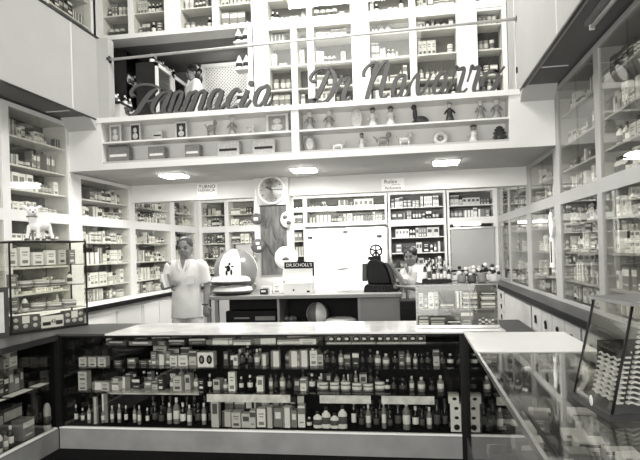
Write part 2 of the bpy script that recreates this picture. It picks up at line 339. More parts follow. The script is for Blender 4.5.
# cabinet on the left balcony
def gcab(M, w0, w1, z0, z1, shelves, label, where, light, mats=WHITE, pre=.06, post=.06, back=INNER, door=True, name='wall_cabinet', base=None, fl=.92):
    root = empty(name, M @ Vector(((w0+w1)/2, 0, z0)), math.atan2(M[1][0], M[0][0]), label, 'cabinet')
    L = Matrix.Translation(root.location) @ Matrix.Rotation(root.rotation_euler.z, 4, 'Z'); Li = L.inverted() @ M; d = .3
    f = MB(Li); f.box(w0-pre, w0, 0, d, z0, z1); f.box(w1, w1+post, 0, d, z0, z1); f.box(w0, w1, 0, d, z0, z0+.06+(base or 0)); f.box(w0, w1, 0, d, z1-.06, z1); f.build('frame', mats, root)
    MB(Li).box(w0, w1, d-.02, d-.005, z0+.06, z1-.06).build('back_panel', back, root)
    zz = [z0+.06+(base or 0)]+shelves+[z1-.06]
    for z in shelves: MB(Li).box(w0+.001, w1-.001, .03, d-.021, z-.018, z).build('shelf', mats, root)
    for i, z in enumerate(zz[:-1]):
        if zz[i+1]-z > .1: fill(M @ Matrix.Translation((w0, .05, z+.0005)), w1-w0, d-.08, zz[i+1]-z, where % ['lowest', 'second', 'third', 'fourth', 'fifth'][i], light, fl, (.5, .2, .15))
    MB(Li).box(w0-min(pre, .05), w1, -.002, 0, z1-.030, z1-.024).build('door_shadow_line', GREY, root)  # raised grey strip drawn as the shadow line over the doors
    if door: MB(Li).box(w0+.001, w1-.001, .01, .014, z0+.061+(base or 0), z1-.061).build('glass_door', GLASS, root)
    return root
for a, c, s in [(3.9, 5.0, 'near end'), (5.1, 6.1, 'middle'), (6.2, 7.12, 'beside the gallery')]:
    gcab(ML(0), a, c, 3.9, 5.3, [4.25, 4.6, 4.95], 'dark lined cabinet above the left balcony, '+s, '%s shelf of the left balcony cabinet '+s, .3, back=GREY)
# gallery cabinets, plane Y = 7.2
GY = 7.2; MG = Matrix.Translation((0, GY, 0))
for a, c, s, li, bk in [(-1.725, -1.438, 'beside the hanging bottle rack', .9, INNER), (-1.36, -1.225, 'narrow one behind the letter a', .8, INNER), (-1.141, -.659, 'behind the letters D and r', .9, INNER), (-.434, .057, 'behind the letter N', .85, INNER), (.142, .622, 'behind the letters v and a', .7, INNER), (.87, 1.16, 'dark one at the right end', .2, INNERD)]:
    pre = {-1.725: .20, -1.36: .075, -1.141: .083, -.434: .224, .142: .084, .87: .247}[a]
    gcab(MG, a, c, 2.71, 4.45, [3.63, 3.935, 4.24], 'white glass fronted gallery cabinet, '+s, '%s shelf of the gallery cabinet '+s, li, pre=pre, post=.001 if a < .8 else .055, back=bk, base=.64)
for a, c, s in [(-4.0, -3.635, 'far left'), (-3.56, -3.125, 'second from the left'), (-2.903, -2.466, 'above the lattice screen'), (-2.385, -1.943, 'above the bottle rack'), (-1.732, -1.225, 'left of the middle'), (-1.161, -.666, 'above the letters D and r'), (-.441, .06, 'above the letter N'), (.14, .64, 'above the letters v and a'), (.86, 1.16, 'far right')]:
    gcab(MG, a, c, 4.455, 5.55, [4.79, 5.1], 'white upper row gallery cabinet, '+s, '%s shelf of the upper gallery cabinet '+s, .6 if a < -2 else .9, pre={-4.0: .1, -3.56: .074, -2.903: .221, -2.385: .08, -1.732: .21, -1.161: .063, -.441: .224, .14: .079, .86: .219}[a], post=.001 if a < .8 else .055)
# ledges and base cabinets along the side walls
def ledge(x0, x1, label):
    r = empty('worktop', ((x0+x1)/2, 7.3, .9), 0, label, 'worktop'); c = (x0+x1)/2
    MB().box(x0-c, x1-c, -3.5, 3.5, -.02, .03).build('top', WOODM if x0 > 0 else WHITE, r)
    e = -4.12 if x0 < 0 else 0
    s = -.012 if x0 > 0 else 0
    if x0 > 0: MB().box(x0-c-.014, x0-c, -3.5, 3.5, -.03, .031).build('dark_edge', BLACK, r)
    else: MB().box(x1-c, x1-c+.014, -3.5, 3.5, -.03, .031).build('dark_edge', BLACK, r)
ledge(-4.46, -3.97, 'white worktop with dark edge along the left wall cabinets'); ledge(1.35, 1.91, 'brown wooden worktop along the right wall cabinets')
for a, c, s in [(3.9, 5.3, 'nearest the street'), (5.32, 6.6, 'before the gallery'), (6.62, 8.15, 'under the first gallery cabinet'), (8.17, 9.3, 'beside the standing man'), (9.32, 10.8, 'in the far corner')]:
    r = empty('base_cabinet', (-4.2, (a+c)/2, 0), 0, 'white panelled base cabinet on the left wall, '+s, 'cabinet'); h = (c-a)/2
    MB().box(-.25, .165, -h, h, .02, .868).build('body', WHITE, r)
    for sgn in (0, 1):
        y0 = -h+.03 if sgn == 0 else .015; MB().box(.166, .182, y0, y0+h-.045, .08, .80).build('door', WHITE, r, .004)
SHADEDB = mat('shaded_base_wood', .48, .5, .05, 3)  # right base cabinets, white enamel darkened to paint in the shade
def keypull(M, parent):
    g = MB(M); g.lathe([(.001, 0), (.016, .002), (.016, .014), (.001, .018)], 8, 0, Matrix.Translation((0, 0, .018)) @ Matrix.Rotation(PI/2, 4, 'X'))
    g.prism([(-.02, -.026), (.02, -.026), (.012, .01), (-.012, .01)], 0, .012, 0, Matrix.Rotation(PI/2, 4, 'X')); return g.build('drawer_pull', IRON, parent)
def drawers(a, c, nc, rows, label, smallpull=False):
    r = empty('drawer_cabinet', (1.47, (a+c)/2, 0), 0, label, 'drawers'); h = (c-a)/2
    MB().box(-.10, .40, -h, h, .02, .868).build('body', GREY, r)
    z = .85
    for hh in rows:
        for k in range(nc):
            y0 = -h+.015+k*(2*h-.03)/nc; y1 = y0+(2*h-.03)/nc-.02
            d = MB().box(-.116, -.101, y0, y1, z-hh+.012, z).build('drawer', SHADEDB, r, .003)
            if nc: keypull(Matrix.Translation((-.116, (y0+y1)/2, z-hh/2)) @ Matrix.Rotation(-PI/2, 4, 'Z') @ Matrix.Scale(1.45 if not smallpull else 1.2, 4), d)
        z -= hh
drawers(3.9, 4.98, 2, [.27, .27, .27], 'white drawer cabinet on the right wall, nearest the street')
drawers(5.0, 6.95, 4, [.27, .27, .27], 'white drawer cabinet with black pulls in the middle of the right wall')
drawers(8.92, 10.8, 4, [.16, .16, .16, .16, .16], 'far right wall cabinet of many small drawers', True)
r = empty('base_cabinet', (1.47, 7.935, 0), 0, 'plain white base cabinet between the drawer cabinets on the right', 'cabinet')
MB().box(-.10, .40, -.97, .97, .02, .868).build('body', GREY, r); MB().box(-.116, -.101, -.94, -.02, .06, .83).build('door', SHADEDB, r, .003); MB().box(-.116, -.101, .0, .94, .06, .83).build('door', SHADEDB, r, .003)
# ================================================================== PILLAR + bulkhead cards
struct('wall_pillar', MB().box(-2.20, -1.70, 8.0, 8.36, 0, 2.606), CREAM)
def lampf(x, y):
    r = empty('recessed_lamp', (x, y, ZG), 0, None, 'lamp', 'recessed lamps in the gallery soffit')
    MB().box(-.17, .17, -.17, .17, -.012, -.001).box(-.15, .15, -.15, .15, -.014, -.011, 0).build('lamp_frame', WHITE, r)
    MB().box(-.145, .145, -.145, .145, -.035, -.0145).build('diffuser', emis('lamp_glow', 16), r); return r
for (x, y), s in zip([(-3.05, 7.2), (-1.33, 7.3), (.46, 7.28)], ['above the left wall shelving', 'beside the clock pillar', 'above the cashier']):
    lampf(x, y)['label'] = 'square glowing ceiling lamp under the gallery, '+s
def tubelamp(x, y0, y1, z, label, s=9.):
    r = empty('tube_lamp', (x, (y0+y1)/2, z), 0, label, 'lamp'); h = (y1-y0)/2
    MB().box(-.045, .045, -h, h, -.04, -.001).build('housing', GREY if x > 0 else WHITE, r); MB().cyl((0, -h+.04, -.058), (0, h-.04, -.058), .016, 12).build('glass_tube', emis('tube_glow', s) if s else T['cream'], r)
    for q in (-h+.02, h-.04): MB().box(-.018, .018, q, q+.02, -.078, -.04).build('tube_holder', WHITE, r)
    return r
tubelamp(1.40, 3.3, 4.66, ZS, 'white tube lamp housing under the right balcony', 0)
tubelamp(-3.93, 3.4, 4.8, ZS, 'white tube lamp housing under the left balcony', 3)
# tube over the back shelving
r = empty('tube_lamp', (1.02, YB-.06, 1.96), 0, 'bright tube lamp above the grey blind', 'lamp'); MB().box(-.25, .25, .0, .04, 0, .03).build('housing', WHITE, r); MB().cyl((-.24, -.015, -.01), (.24, -.015, -.01), .022, 10).build('glass_tube', emis('tube_glow2', 6), r)
# notices on the beam
def card(name, u0, u1, v0, v1, Y, label, lines, th=.006):
    p = at((u0+u1)/2, (v0+v1)/2, Y=Y); w_ = abs(at(u1, v0, Y=Y).x-at(u0, v0, Y=Y).x); h_ = abs(at(u0, v0, Y=Y).z-at(u0, v1, Y=Y).z)
    r = empty(name, (p.x, Y, p.z-h_/2), 0, label, 'notice'); MB().box(-w_/2, w_/2, -th, 0, 0, h_).build('card', PAPER, r)
    for s, sz, zz, xx in lines: text(s, sz*h_, r, BLACK, Matrix.Translation((xx*w_, -th-.001, zz*h_)) @ FRONT)
    return r
card('notice_card', 197, 217.5, 184, 199.5, YC-.002, 'white printed notice card on the beam, left of the clock', [('TURNO', .32, .82, 0), ('FARMACIA', .24, .58, -.03), ('~~~~  ~~', .14, .42, -.1), ('~~  ~~  ~~', .2, .14, 0)])
card('notice_card', 381.5, 404.5, 178.5, 190.5, YC-.002, 'white notice with a script mark on the beam, right of the clock', [('Rolex', .46, .74, -.1), ('~~~~', .3, .5, .12), ('Perfumeria', .30, .2, 0)])
# ================================================================== COUNTERS
def shelf_glass(x0, x1, y0, y1, z, parent, M=None): return MB(M).box(x0, x1, y0, y1, z-.008, z).build('glass_shelf', GLASST, parent)
FY0, FY1 = 4.30, 4.95; FX0, FX1 = -2.87, .86
fc = empty('display_counter', ((FX0+FX1)/2, (FY0+FY1)/2, 0), 0, 'long glass fronted display counter across the shop, full of bottles', 'counter'); ox, oy = -(FX0+FX1)/2, -(FY0+FY1)/2
Mo = Matrix.Translation((ox, oy, 0))
MB(Mo).box(FX0, .36, FY0, FY0+.03, 0, .165).build('base_panel', BASE, fc)
MB(Mo).box(FX0, FX1, FY0+.03, FY1, .01, .17).build('floor_board', BLACKM, fc)
MB(Mo).box(FX0, .36, FY0-.004, FY0+.026, .166, .178).build('sill_strip', PAPER, fc)
MB(Mo).box(.37, FX1, FY0-.004, FY0+.026, .171, .180).build('sill_strip', PAPER, fc)
MB(Mo).box(FX0, FX1, FY1-.02, FY1, .17, .91).build('back_panel', BLACKM, fc)
MB(Mo).box(FX0+.02, FX0+.04, FY0+.01, FY1-.02, .17, .91).build('end_panel', BLACKM, fc)
MB(Mo).box(FX0+.005, .36, FY0+.002, FY0+.008, .18, .91).build('front_glass', GLASST, fc)
MB(Mo).box(-2.45, .36, FY0, FY1, .915, .93).build('top_glass', mat('top_reflection_white', .68, .12, .22, 4), fc)  # white tone and patches paint in the reflections on the top
MB(Mo).box(-2.88, -2.45, FY0+.0, FY1, .912, .932).build('wooden_top', WOODM, fc)
MB(Mo).box(.36, .66, FY0+.02, FY1, .915, .93).build('top_plate', mat('top_reflection_white', .8), fc)
MB(Mo).box(.66, .86, FY0-.05, FY1, .915, .932).build('wooden_top', WOOD, fc)
MB(Mo).box(FX0, FX1, FY0-.006, FY0+.02, .905, .917).build('top_rail', BLACK, fc)
for x in (.33,): MB(Mo).box(x, x+.055, FY0-.01, FY0+.045, 0, .915).build('corner_post', BLACK, fc)
MB(Mo).box(FX0-.018, FX0+.03, FY0-.022, FY0+.03, .182, .905).build('corner_post', BLACK, fc)
for z in (.83, .65, .455): shelf_glass(-2.75, .84, FY0+.04, FY1-.03, z, fc, Mo)
for (x0, x1) in ((-1.62, -.95), (-.72, -.33), (-.25, .14)): MB(Mo).box(x0, x1, FY0+.035, FY0+.042, .385, .445).build('white_strip', mat('tube_reflection', .75, .8, .3, 14), fc)  # bright strips painted in as tube reflections under the shelf
MB(Mo).box(-2.56, -1.75, FY0+.20, FY0+.21, .395, .445).build('white_strip', mat('tube_reflection', .75), fc)
# left counter
LX0, LX1 = -3.55, -2.875
lc = empty('display_counter', (-3.2, 2.9, 0), 0, 'dark topped display counter along the left side, running to the front', 'counter'); Mo = Matrix.Translation((3.2, -2.9, 0))
MB(Mo).box(LX0, -2.882, .9, 4.94, .895, .93).build('wooden_top', WOODM, lc)
MB(Mo).box(-2.882, LX1+.03, .9, 4.275, .885, .93).build('top_edge', WOOD, lc)
MB(Mo).box(LX1-.03, LX1, .9, 4.295, 0, .165).build('base_panel', BASE, lc)
MB(Mo).box(LX1-.026, LX1+.004, .9, 4.275, .166, .178).build('sill_strip', PAPER, lc)
MB(Mo).box(LX0, LX1-.03, .9, 4.94, .01, .17).build('floor_board', BLACKM, lc)
MB(Mo).box(LX0, LX0+.02, .9, 4.94, .17, .895).build('back_panel', BLACKM, lc)
MB(Mo).box(LX0+.02, LX1-.01, 4.28, 4.295, .17, .895).build('end_panel', BLACKM, lc); MB(Mo).box(LX0+.02, LX1, .9, .92, .17, .895).build('end_panel', BLACKM, lc)
MB(Mo).box(LX1-.008, LX1-.003, .92, 4.24, .18, .895).build('front_glass', GLASST, lc)
for z in (.745, .545): shelf_glass(LX0+.03, LX1-.03, .93, 4.24, z, lc, Mo)
for y0, y1 in ((4.08, 4.22), (3.78, 4.02), (3.45, 3.72), (3.1, 3.4)): MB(Mo).box(LX1-.10, LX1-.02, y0, y1, .549, .552).build('white_strip', PAPER, lc)
# right counter with a glass top
RX0, RX1 = .36, 1.04
rc = empty('display_counter', (.7, 2.3, 0), 0, 'glass topped display counter along the right side, running to the front', 'counter'); Mo = Matrix.Translation((-.7, -2.3, 0))
MB(Mo).box(RX0, RX1, 3.47, 4.245, .915, .932).build('white_top', mat('plain_white_top', .80, .3, .02, 3), rc)
MB(Mo).box(RX0+.012, RX1-.012, .5, 3.47, .918, .928).build('top_glass', GLASST, rc)
MB(Mo).box(RX0, RX0+.014, .5, 3.47, .905, .931).build('top_rail', CHROME, rc)
MB(Mo).box(RX0+.055, RX0+.062, .5, 2.9, .9, .917).build('sliding_track', BLACK, rc)
MB(Mo).box(RX1-.014, RX1, .5, 3.47, .905, .931).build('top_rail', WOODM, rc)
MB(Mo).box(RX0+.002, RX0+.007, .5, 4.25, .18, .905).build('side_glass', GLASST, rc)
MB(Mo).box(RX1-.02, RX1, .5, 4.25, .02, .905).build('back_panel', GREY, rc)
MB(Mo).box(RX0+.0, RX1-.02, .5, 4.25, .0, .17).build('base_box', mat('counter_inner', .06, .6, .2, 6), rc)
MB(Mo).box(RX0+.012, RX1-.022, .52, 3.7, .60, .608).build('glass_shelf', GLASST, rc)
MB(Mo).box(RX0, RX1-.02, .48, .5, 0, .905).build('end_panel', GREY, rc)
# ================================================================== SHOWCASE CONTENTS (front counter)
def caseput(kind, var, u, v, Y, w_, d_, h_, where, z=None, rz=0, dx=0):
    p = at(u, v, Y=Y); put(kind, var, p.x+dx, Y, z if z is not None else p.z, rz, w_, d_, h_, where)
Z1, Z2, Z3, Z0 = .6505, .4555, .1705, .8305
s1 = 'upper middle shelf of the front display counter'; s2 = 'lower middle shelf of the front display counter'; s3 = 'bottom of the front display counter'; s0 = 'top shelf of the front display counter'
rg = random.Random(11)
def row(u0, u1, z, Y, where, fn):
    u = u0
    while u < u1:
        kind, var, w_, d_, h_, gap = fn(rg, u); p = at(u, 370, Y=Y)
        put(kind, var, p.x+w_/2, Y+rg.uniform(-.015, .03), z, rg.uniform(-.12, .12) if kind == 'medicine_carton' else 0, w_, d_, h_, where)
        u += (w_+gap)*576/Y
def cartons(t, wr, hr, gap=.006, dr=(.05, .09)):
    return lambda r, u: ('medicine_carton', (r.choice(t), r.randrange(4)), r.uniform(*wr), r.uniform(*dr), r.uniform(*hr), r.uniform(0, gap))
def bottles(t, wr, hr, gap=.03):
    def f(r, u): w_ = r.uniform(*wr); return ('medicine_bottle', r.choice(t), w_, w_, r.uniform(*hr), r.uniform(.004, gap))
    return f
def mixd(r, u):
    return (cartons(['white', 'slate', 'dark', 'cream', 'black'], (.03, .06), (.08, .12), .02) if r.random() < .45 else bottles(['brown', 'plain', 'plain', 'grey', 'clear'], (.028, .052), (.07, .135), .025))(r, u)
# shelf 1 (y~369 px)
for k in range(3): caseput('medicine_carton', ('cream', 3), 85+k*9.6, 366, 4.42, .066, .07, .075, s1+', in the row of three pale cartons', Z1)
row(116, 152, Z1, 4.5, s1, cartons(['grey', 'slate', 'dark'], (.05, .1), (.03, .06), .03))
row(152, 198, Z1, 4.46, s1, cartons(['white', 'cream', 'grey', 'white'], (.045, .085), (.07, .13)))
row(225, 268, Z1, 4.46, s1, mixd); row(290, 330, Z1, 4.46, s1, mixd)
for k, (u, h_) in enumerate([(276, .12), (294, .12), (304, .125)]): caseput('medicine_carton', ('white', 2), u, 368, 4.43, .065, .06, h_, s1+', tall white ones right of the middle', Z1)
row(310, 462, Z1, 4.46, s1, mixd); row(470, 525, Z1, 4.46, s1, bottles(['brown', 'white'], (.035, .045), (.08, .1), .15))
row(156, 190, Z1, 4.62, s1, cartons(['grey', 'slate', 'cream'], (.06, .12), (.08, .15))); row(240, 330, Z1, 4.62, s1, mixd)
# shelf 2
for k in range(2): caseput('medicine_carton', ('cream', 3), 85, 388, 4.42, .075, .07, .075, s2+', stacked at the left end', Z2+k*.0755)
row(93, 118, Z2, 4.42, s2, cartons(['white', 'cream'], (.05, .08), (.06, .08))); row(112, 160, Z2, 4.47, s2, cartons(['cream', 'grey', 'white', 'dark'], (.04, .07), (.05, .1), .02))
row(160, 176, Z2, 4.45, s2, mixd); caseput('medicine_carton', ('cream', 3), 179, 392, 4.42, .07, .06, .115, s2+', tall pale one below the speaker-like carton', Z2)
row(185, 228, Z2, 4.45, s2, mixd); caseput('medicine_carton', ('white', 3), 233, 392, 4.42, .056, .05, .15, s2+', tallest white one', Z2)
row(239, 258, Z2, 4.45, s2, bottles(['brown'], (.035, .045), (.1, .13))); caseput('medicine_carton', ('white', 0), 261, 393, 4.42, .052, .05, .115, s2+', white one left of the middle', Z2)
row(268, 320, Z2, 4.47, s2, mixd)
row(318, 380, Z2, 4.45, s2, lambda r, u: ('ointment_jar', r.choice(['white', 'grey', 'grey']), .075, .05, r.uniform(.055, .075), .012))
row(384, 440, Z2, 4.45, s2, bottles(['brown', 'plain', 'plain', 'grey'], (.034, .058), (.08, .13))); row(470, 520, Z2, 4.5, s2, bottles(['brown'], (.035, .045), (.08, .1), .12))
row(120, 200, Z2, 4.62, s2, mixd); row(300, 380, Z2, 4.62, s2, mixd)
# bottom
row(66, 150, Z3, 4.44, s3, lambda r, u: ('medicine_bottle', r.choice(['grey', 'brown', 'clear']), .03, .03, r.uniform(.12, .17), r.uniform(.015, .03)))
caseput('medicine_carton', ('cream', 2), 96, 427, 4.42, .03, .03, .22, s3+', tall slim one near the left', Z3, 0); caseput('medicine_carton', ('grey', 2), 106, 427, 4.46, .045, .03, .24, s3+', tall grey one near the left', Z3, .2)
row(150, 212, Z3, 4.44, s3, bottles(['brown', 'plain', 'plain', 'plain', 'grey'], (.035, .055), (.13, .21), .015))
caseput('medicine_carton', ('cream', 0), 216.5, 427, 4.41, .06, .06, .235, s3+', tall pale one with the small dark print', Z3)
row(222, 246, Z3, 4.43, s3, cartons(['cream', 'cream'], (.07, .085), (.11, .12)))
row(250, 300, Z3, 4.43, s3, cartons(['white', 'cream', 'grey'], (.035, .07), (.12, .17))); row(298, 314, Z3, 4.45, s3, mixd)
for u, h_ in ((318, .13), (326.5, .165), (335, .12), (343, .18)): caseput('medicine_bottle', 'white', u, 430, 4.42, .07, .035, h_, s3+', among the white bottles with dark labels', Z3)
row(350, 452, Z3, 4.44, s3, bottles(['plain', 'plain', 'grey', 'brown', 'plain'], (.035, .058), (.12, .23), .02)); row(484, 530, Z3, 4.44, s3, bottles(['brown', 'grey'], (.04, .055), (.14, .2), .05))
row(150, 215, Z3, 4.6, s3, bottles(['plain'], (.045, .06), (.17, .2), .02)); row(350, 450, Z3, 4.6, s3, bottles(['plain', 'plain'], (.045, .06), (.17, .2), .03)); row(225, 300, Z3+.0, 4.62, s3, cartons(['slate', 'dark', 'grey'], (.05, .09), (.18, .24)))

# top shelf: flat cosmetic cases
row(110, 215, Z0, 4.42, s0, cartons(['white', 'cream', 'grey', 'slate'], (.07, .2), (.025, .05), .02, (.1, .14))); row(110, 330, Z0, 4.62, s0, cartons(['white', 'cream', 'grey'], (.08, .2), (.02, .05), .02, (.1, .14)))
row(215, 318, Z0, 4.42, s0, cartons(['white', 'white', 'grey', 'cream'], (.1, .2), (.03, .05), .02, (.1, .14)))
def compact_tray(u, label):
    p = at(u, 345, Y=4.45); r = empty('cosmetics_tray', (p.x, 4.43, Z0), 0, label, 'tray')
    MB().box(-.095, .095, -.06, .06, 0, .012).box(-.095, .095, .05, .06, .012, .06).build('tray', T['cream'], r)
    for k in range(3):
        MB().sph(((k-1)*.06, -.02, .034), (.026, .02, .020), 0).build('compact', T['dark'], r)
        MB().sph(((k-1)*.06, -.036, .036), (.018, .008, .012), 0).build('mirror', T['white'], r)
for u, s in ((340, 'left one'), (365, 'second from the left'), (388.5, 'beside the counter middle'), (413, 'right one')): compact_tray(u, 'pale tray of three dark compacts on the top counter shelf, '+s)
# carton with two black ovals
p = at(207, 368, Y=4.41); r = empty('medicine_carton', (p.x, 4.42, Z1), 0, 'white carton with two black ovals in the front counter', 'carton'); MB().box(-.066, .066, -.04, .04, 0, .115).build('box', T['white'], r)
for k in (-1, 1):
    MB().sph((k*.032, -.0405, .058), (.023, .004, .036)).build('printed_oval', BLACK, r); MB().sph((k*.032, -.0445, .058), (.009, .002, .018)).build('oval_centre', T['grey'], r)
# stacks of boxes with black circles at the corner
for k in range(4):
    p = at(457, 412, Y=4.42); r = empty('ointment_carton', (p.x-.012-(.012 if k == 3 else 0), 4.42, Z3+k*.0705), 0, 'small white box with black disc in the corner stack, '+['lowest', 'second from the bottom', 'third from the bottom', 'topmost'][k], 'carton', 'boxes with black discs')
    MB().box(-.038, .038, -.035, .035, 0, .07).build('box', T['white'], r); MB().sph((.006, -.036, .035), (.022 if k == 0 else .016, .004, .022 if k == 0 else .012), 0).build('printed_disc', BLACK, r)
# straw hat like dark bowl
p = at(130, 350, Y=4.6); tag(MB(Matrix.Translation((p.x, 4.62, Z1+.06))).lathe([(.02,0),(.10,.01),(.15,.05),(.16,.06),(.12,.075),(.01,.08)], 20).build('dark_bowl', mat('dark_leather', .03, .5, .2, 9)), 'dark round leather case at the left of the front counter', 'case')
# left counter contents
sL = ['upper shelf of the left display counter', 'middle shelf of the left display counter', 'bottom of the left display counter']
for z, t, lv, ymax in ((.7455, (['white', 'cream', 'grey', 'slate'], (.05, .1), (.05, .12)), 0, (4.0, 3.9)), (.5555, (['white', 'slate', 'dark', 'grey'], (.035, .06), (.11, .165)), 1, (4.12, 4.0))):
    for X, ym in ((-3.02, ymax[0]), (-3.18, ymax[1])):
        y = 2.9
        while y < ym-.08:
            ww, hh = rg.uniform(*t[1]), rg.uniform(*t[2]); put('medicine_carton', (rg.choice(t[0]), rg.randrange(4)), X, y+ww/2, z if X < -3.1 and lv == 0 else z, PI/2, ww, .07, hh, sL[lv]); y += ww+.006
y = 2.9
while y < 3.86:
    ww = rg.uniform(.045, .055); put('medicine_bottle', rg.choice(['white', 'grey', 'clear', 'white', 'brown']), -2.95, y, .1705, 0, ww, ww, rg.uniform(.13, .17), sL[2]); y += ww+.012
y = 2.9
while y < 4.0:
    ww = rg.uniform(.12, .2); put('medicine_carton', (rg.choice(['slate', 'grey', 'slate']), 1), -3.14, y+ww/2, .1705, PI/2, ww, .16, rg.uniform(.2, .25), sL[2]); y += ww+.01
put('medicine_carton', ('grey', 1), -2.99, 4.02, .1705, PI/2, .13, .1, .15, sL[2]+', wide grey one')
tag(MB(Matrix.Translation((-2.918, 4.215, .1705))).lathe([(.026,0),(.028,.02),(.028,.17),(.021,.205),(.010,.22),(.001,.222)], 16, 0).lathe([(.029,.05),(.029,.12)], 16, 1).build('talc_bottle', [T['cream'], T['slate']]), 'pale round topped talc bottle at the end of the left counter', 'bottle')
# right counter contents, seen through the top
for y in [x*.14 for x in range(8, 24)]:
    x = .44
    while x < .85:
        ww = rg.uniform(.06, .14); dd = rg.uniform(.06, .12); put('medicine_carton', (rg.choice(['white', 'grey', 'cream', 'slate', 'grey']), rg.randrange(4)), x+ww/2, y, .6085, rg.uniform(-.2, .2), ww, dd, rg.uniform(.03, .08), 'shelf of the right glass counter'); x += ww+rg.uniform(.02, .14)
for y in [x*.17 for x in range(7, 24)]:
    x = .46
    while x < .82:
        ww = rg.uniform(.08, .16); put('medicine_carton', (rg.choice(['white', 'grey', 'slate', 'dark']), rg.randrange(4)), x+ww/2, y, .1705, rg.uniform(-.2, .2), ww, .1, rg.uniform(.05, .2), 'bottom of the right glass counter'); x += ww+rg.uniform(.02, .1)
#@@PART2
# ================================================================== GALLERY BACK ROOM AND RAIL
struct('trim_9', MB().box(-4.5, 2.0, 7.51, 11.19, 4.46, 4.5), GREY)
q0 = at(106, 60, Y=6.62); q1 = at(509, 19.5, Y=6.62)
r = empty('rail', (0, 6.62, 0), 0, 'long thin metal pipe rail stretched across the gallery above the sign', 'rail')
MB().cyl((q0.x+.05, 0, q0.z), (q1.x+.09, 0, q1.z), .017, 12).build('pipe', mat('pale_metal', .55, .35, .05, 9), r); MB().cyl((q0.x+.03, 0, q0.z), (q0.x+.055, 0, q0.z), .045, 14).build('wall_flange', IRON, r); MB().cyl((q1.x+.075, 0, q1.z), (q1.x+.1, 0, q1.z), .04, 14).build('wall_flange', IRON, r)
r = empty('low_cabinet', (-3.85, 7.86, 2.71), 0, 'low white cabinet at the left end of the gallery, dark top edge', 'cabinet')
MB().box(-.25, .22, -.95, .95, 0, .80).build('body', WHITE, r); MB().box(-.25, .225, -.96, .96, .80, .83).build('top', WOOD, r)
r = empty('dark_shelf_unit', (-3.95, 7.75, 3.541), 0, 'dark open shelf unit standing on the low gallery cabinet', 'shelf')
g = MB(); g.box(-.15, -.13, -.23, .85, 0, .88); g.box(-.13, .1, -.23, -.2, 0, .88); g.box(-.13, .1, .82, .85, 0, .88); g.box(-.13, .1, -.2, .82, .42, .44); g.box(-.13, .1, -.2, .82, .86, .88); g.build('carcass', WOOD, r)
for k in range(9): put('medicine_bottle', rg.choice(['brown', 'white', 'grey', 'brown']), -3.92, 7.65+k*.09, 3.983, 0, .06, .06, .2, 'dark shelf unit at the left of the gallery')
for k in range(6): put('medicine_bottle', rg.choice(['brown', 'white', 'grey']), -3.75+rg.uniform(-.03, .03), 6.95+k*.09, 3.5405, 0, .06, .06, .16, 'low white gallery cabinet')
# glazed partition cabinet
r = empty('glazed_cabinet', (-3.45, 7.95, 2.71), 0, 'tall cabinet with white framed glass doors inside the gallery passage', 'cabinet')
MB().box(-.17, .10, -.6, .5, 0, .05).box(-.17, -.15, -.6, .5, .05, 1.44).box(-.15, .1, -.6, -.57, .05, 1.44).box(-.15, .1, .47, .5, .05, 1.44).box(-.15, .1, -.57, .47, .7, .72).box(-.17, .10, -.6, .5, 1.44, 1.46).build('carcass', WOOD, r)
for y0, y1 in ((-.6, -.07), (-.05, .5)):
    g = MB(); g.box(.105, .135, y0, y0+.05, 0, 1.45); g.box(.105, .135, y1-.05, y1, 0, 1.45); g.box(.105, .135, y0, y1, 1.40, 1.45); g.box(.105, .135, y0, y1, 0, .06); d = g.build('door', WHITE, r)
    MB().box(.115, .12, y0+.05, y1-.05, .06, 1.40).build('glass_pane', GLASS, d)
for k in range(7): put('medicine_bottle', rg.choice(['white', 'brown', 'grey']), -3.45, 7.5+k*.12, 4.1705, 0, .07, .07, .16, 'top of the glazed cabinet in the gallery passage')
for z in (2.761, 3.4305): fill(Matrix.Translation((-3.36, 7.42, z)) @ Matrix.Rotation(PI/2, 4, 'Z'), .98, .2, .5, 'glazed cabinet in the gallery passage', .3)
# lattice screen
r = empty('lattice_screen', (-2.70, 8.42, 2.71), 0, 'diagonal lattice screen at the back of the gallery passage', 'screen')
g = MB(); W_, H_ = .66, 1.68
for k in range(-int(H_/.05), int(W_/.05)+1):
    for sgn in (1, -1):
        x0 = k*.05; pts = []
        for t in (0, 1):
            pass
        # clip the diagonal to the frame
        za, zb = 0, H_; xa, xb = (x0, x0+H_) if sgn > 0 else (W_-x0, W_-x0-H_)
        def clip(x, z, x2, z2):
            if x < 0: z = z+(0-x)*(z2-z)/(x2-x); x = 0
            if x > W_: z = z+(W_-x)*(z2-z)/(x2-x); x = W_
            return x, z
        p_ = clip(xa, za, xb, zb); q_ = clip(xb, zb, xa, za)
        if abs(q_[1]-p_[1]) < .02 or (xa < 0 and xb < 0) or (xa > W_ and xb > W_): continue
        yy = 0 if sgn > 0 else .012
        dx, dz = q_[0]-p_[0], q_[1]-p_[1]; l_ = math.hypot(dx, dz); nx, nz = -dz/l_*.008, dx/l_*.008
        g.add([(p_[0]-W_/2+a*nx, yy+b, p_[1]+a*nz) for b in (0, .01) for a in (-1, 1)]+[(q_[0]-W_/2+a*nx, yy+b, q_[1]+a*nz) for b in (0, .01) for a in (-1, 1)], [(0,1,5,4),(2,6,7,3),(0,4,6,2),(1,3,7,5),(0,2,3,1),(4,5,7,6)])
g.build('lattice', CREAM, r)
MB().box(-W_/2-.05, -W_/2, -.01, .03, 0, H_).box(W_/2, W_/2+.05, -.01, .03, 0, H_).box(-W_/2-.05, W_/2+.05, -.01, .03, H_, H_+.05).build('frame', CREAM, r)
struct('trim_10', MB().box(-4.45, -1.9, 8.75, 8.8, 2.708, 4.459), GREY)
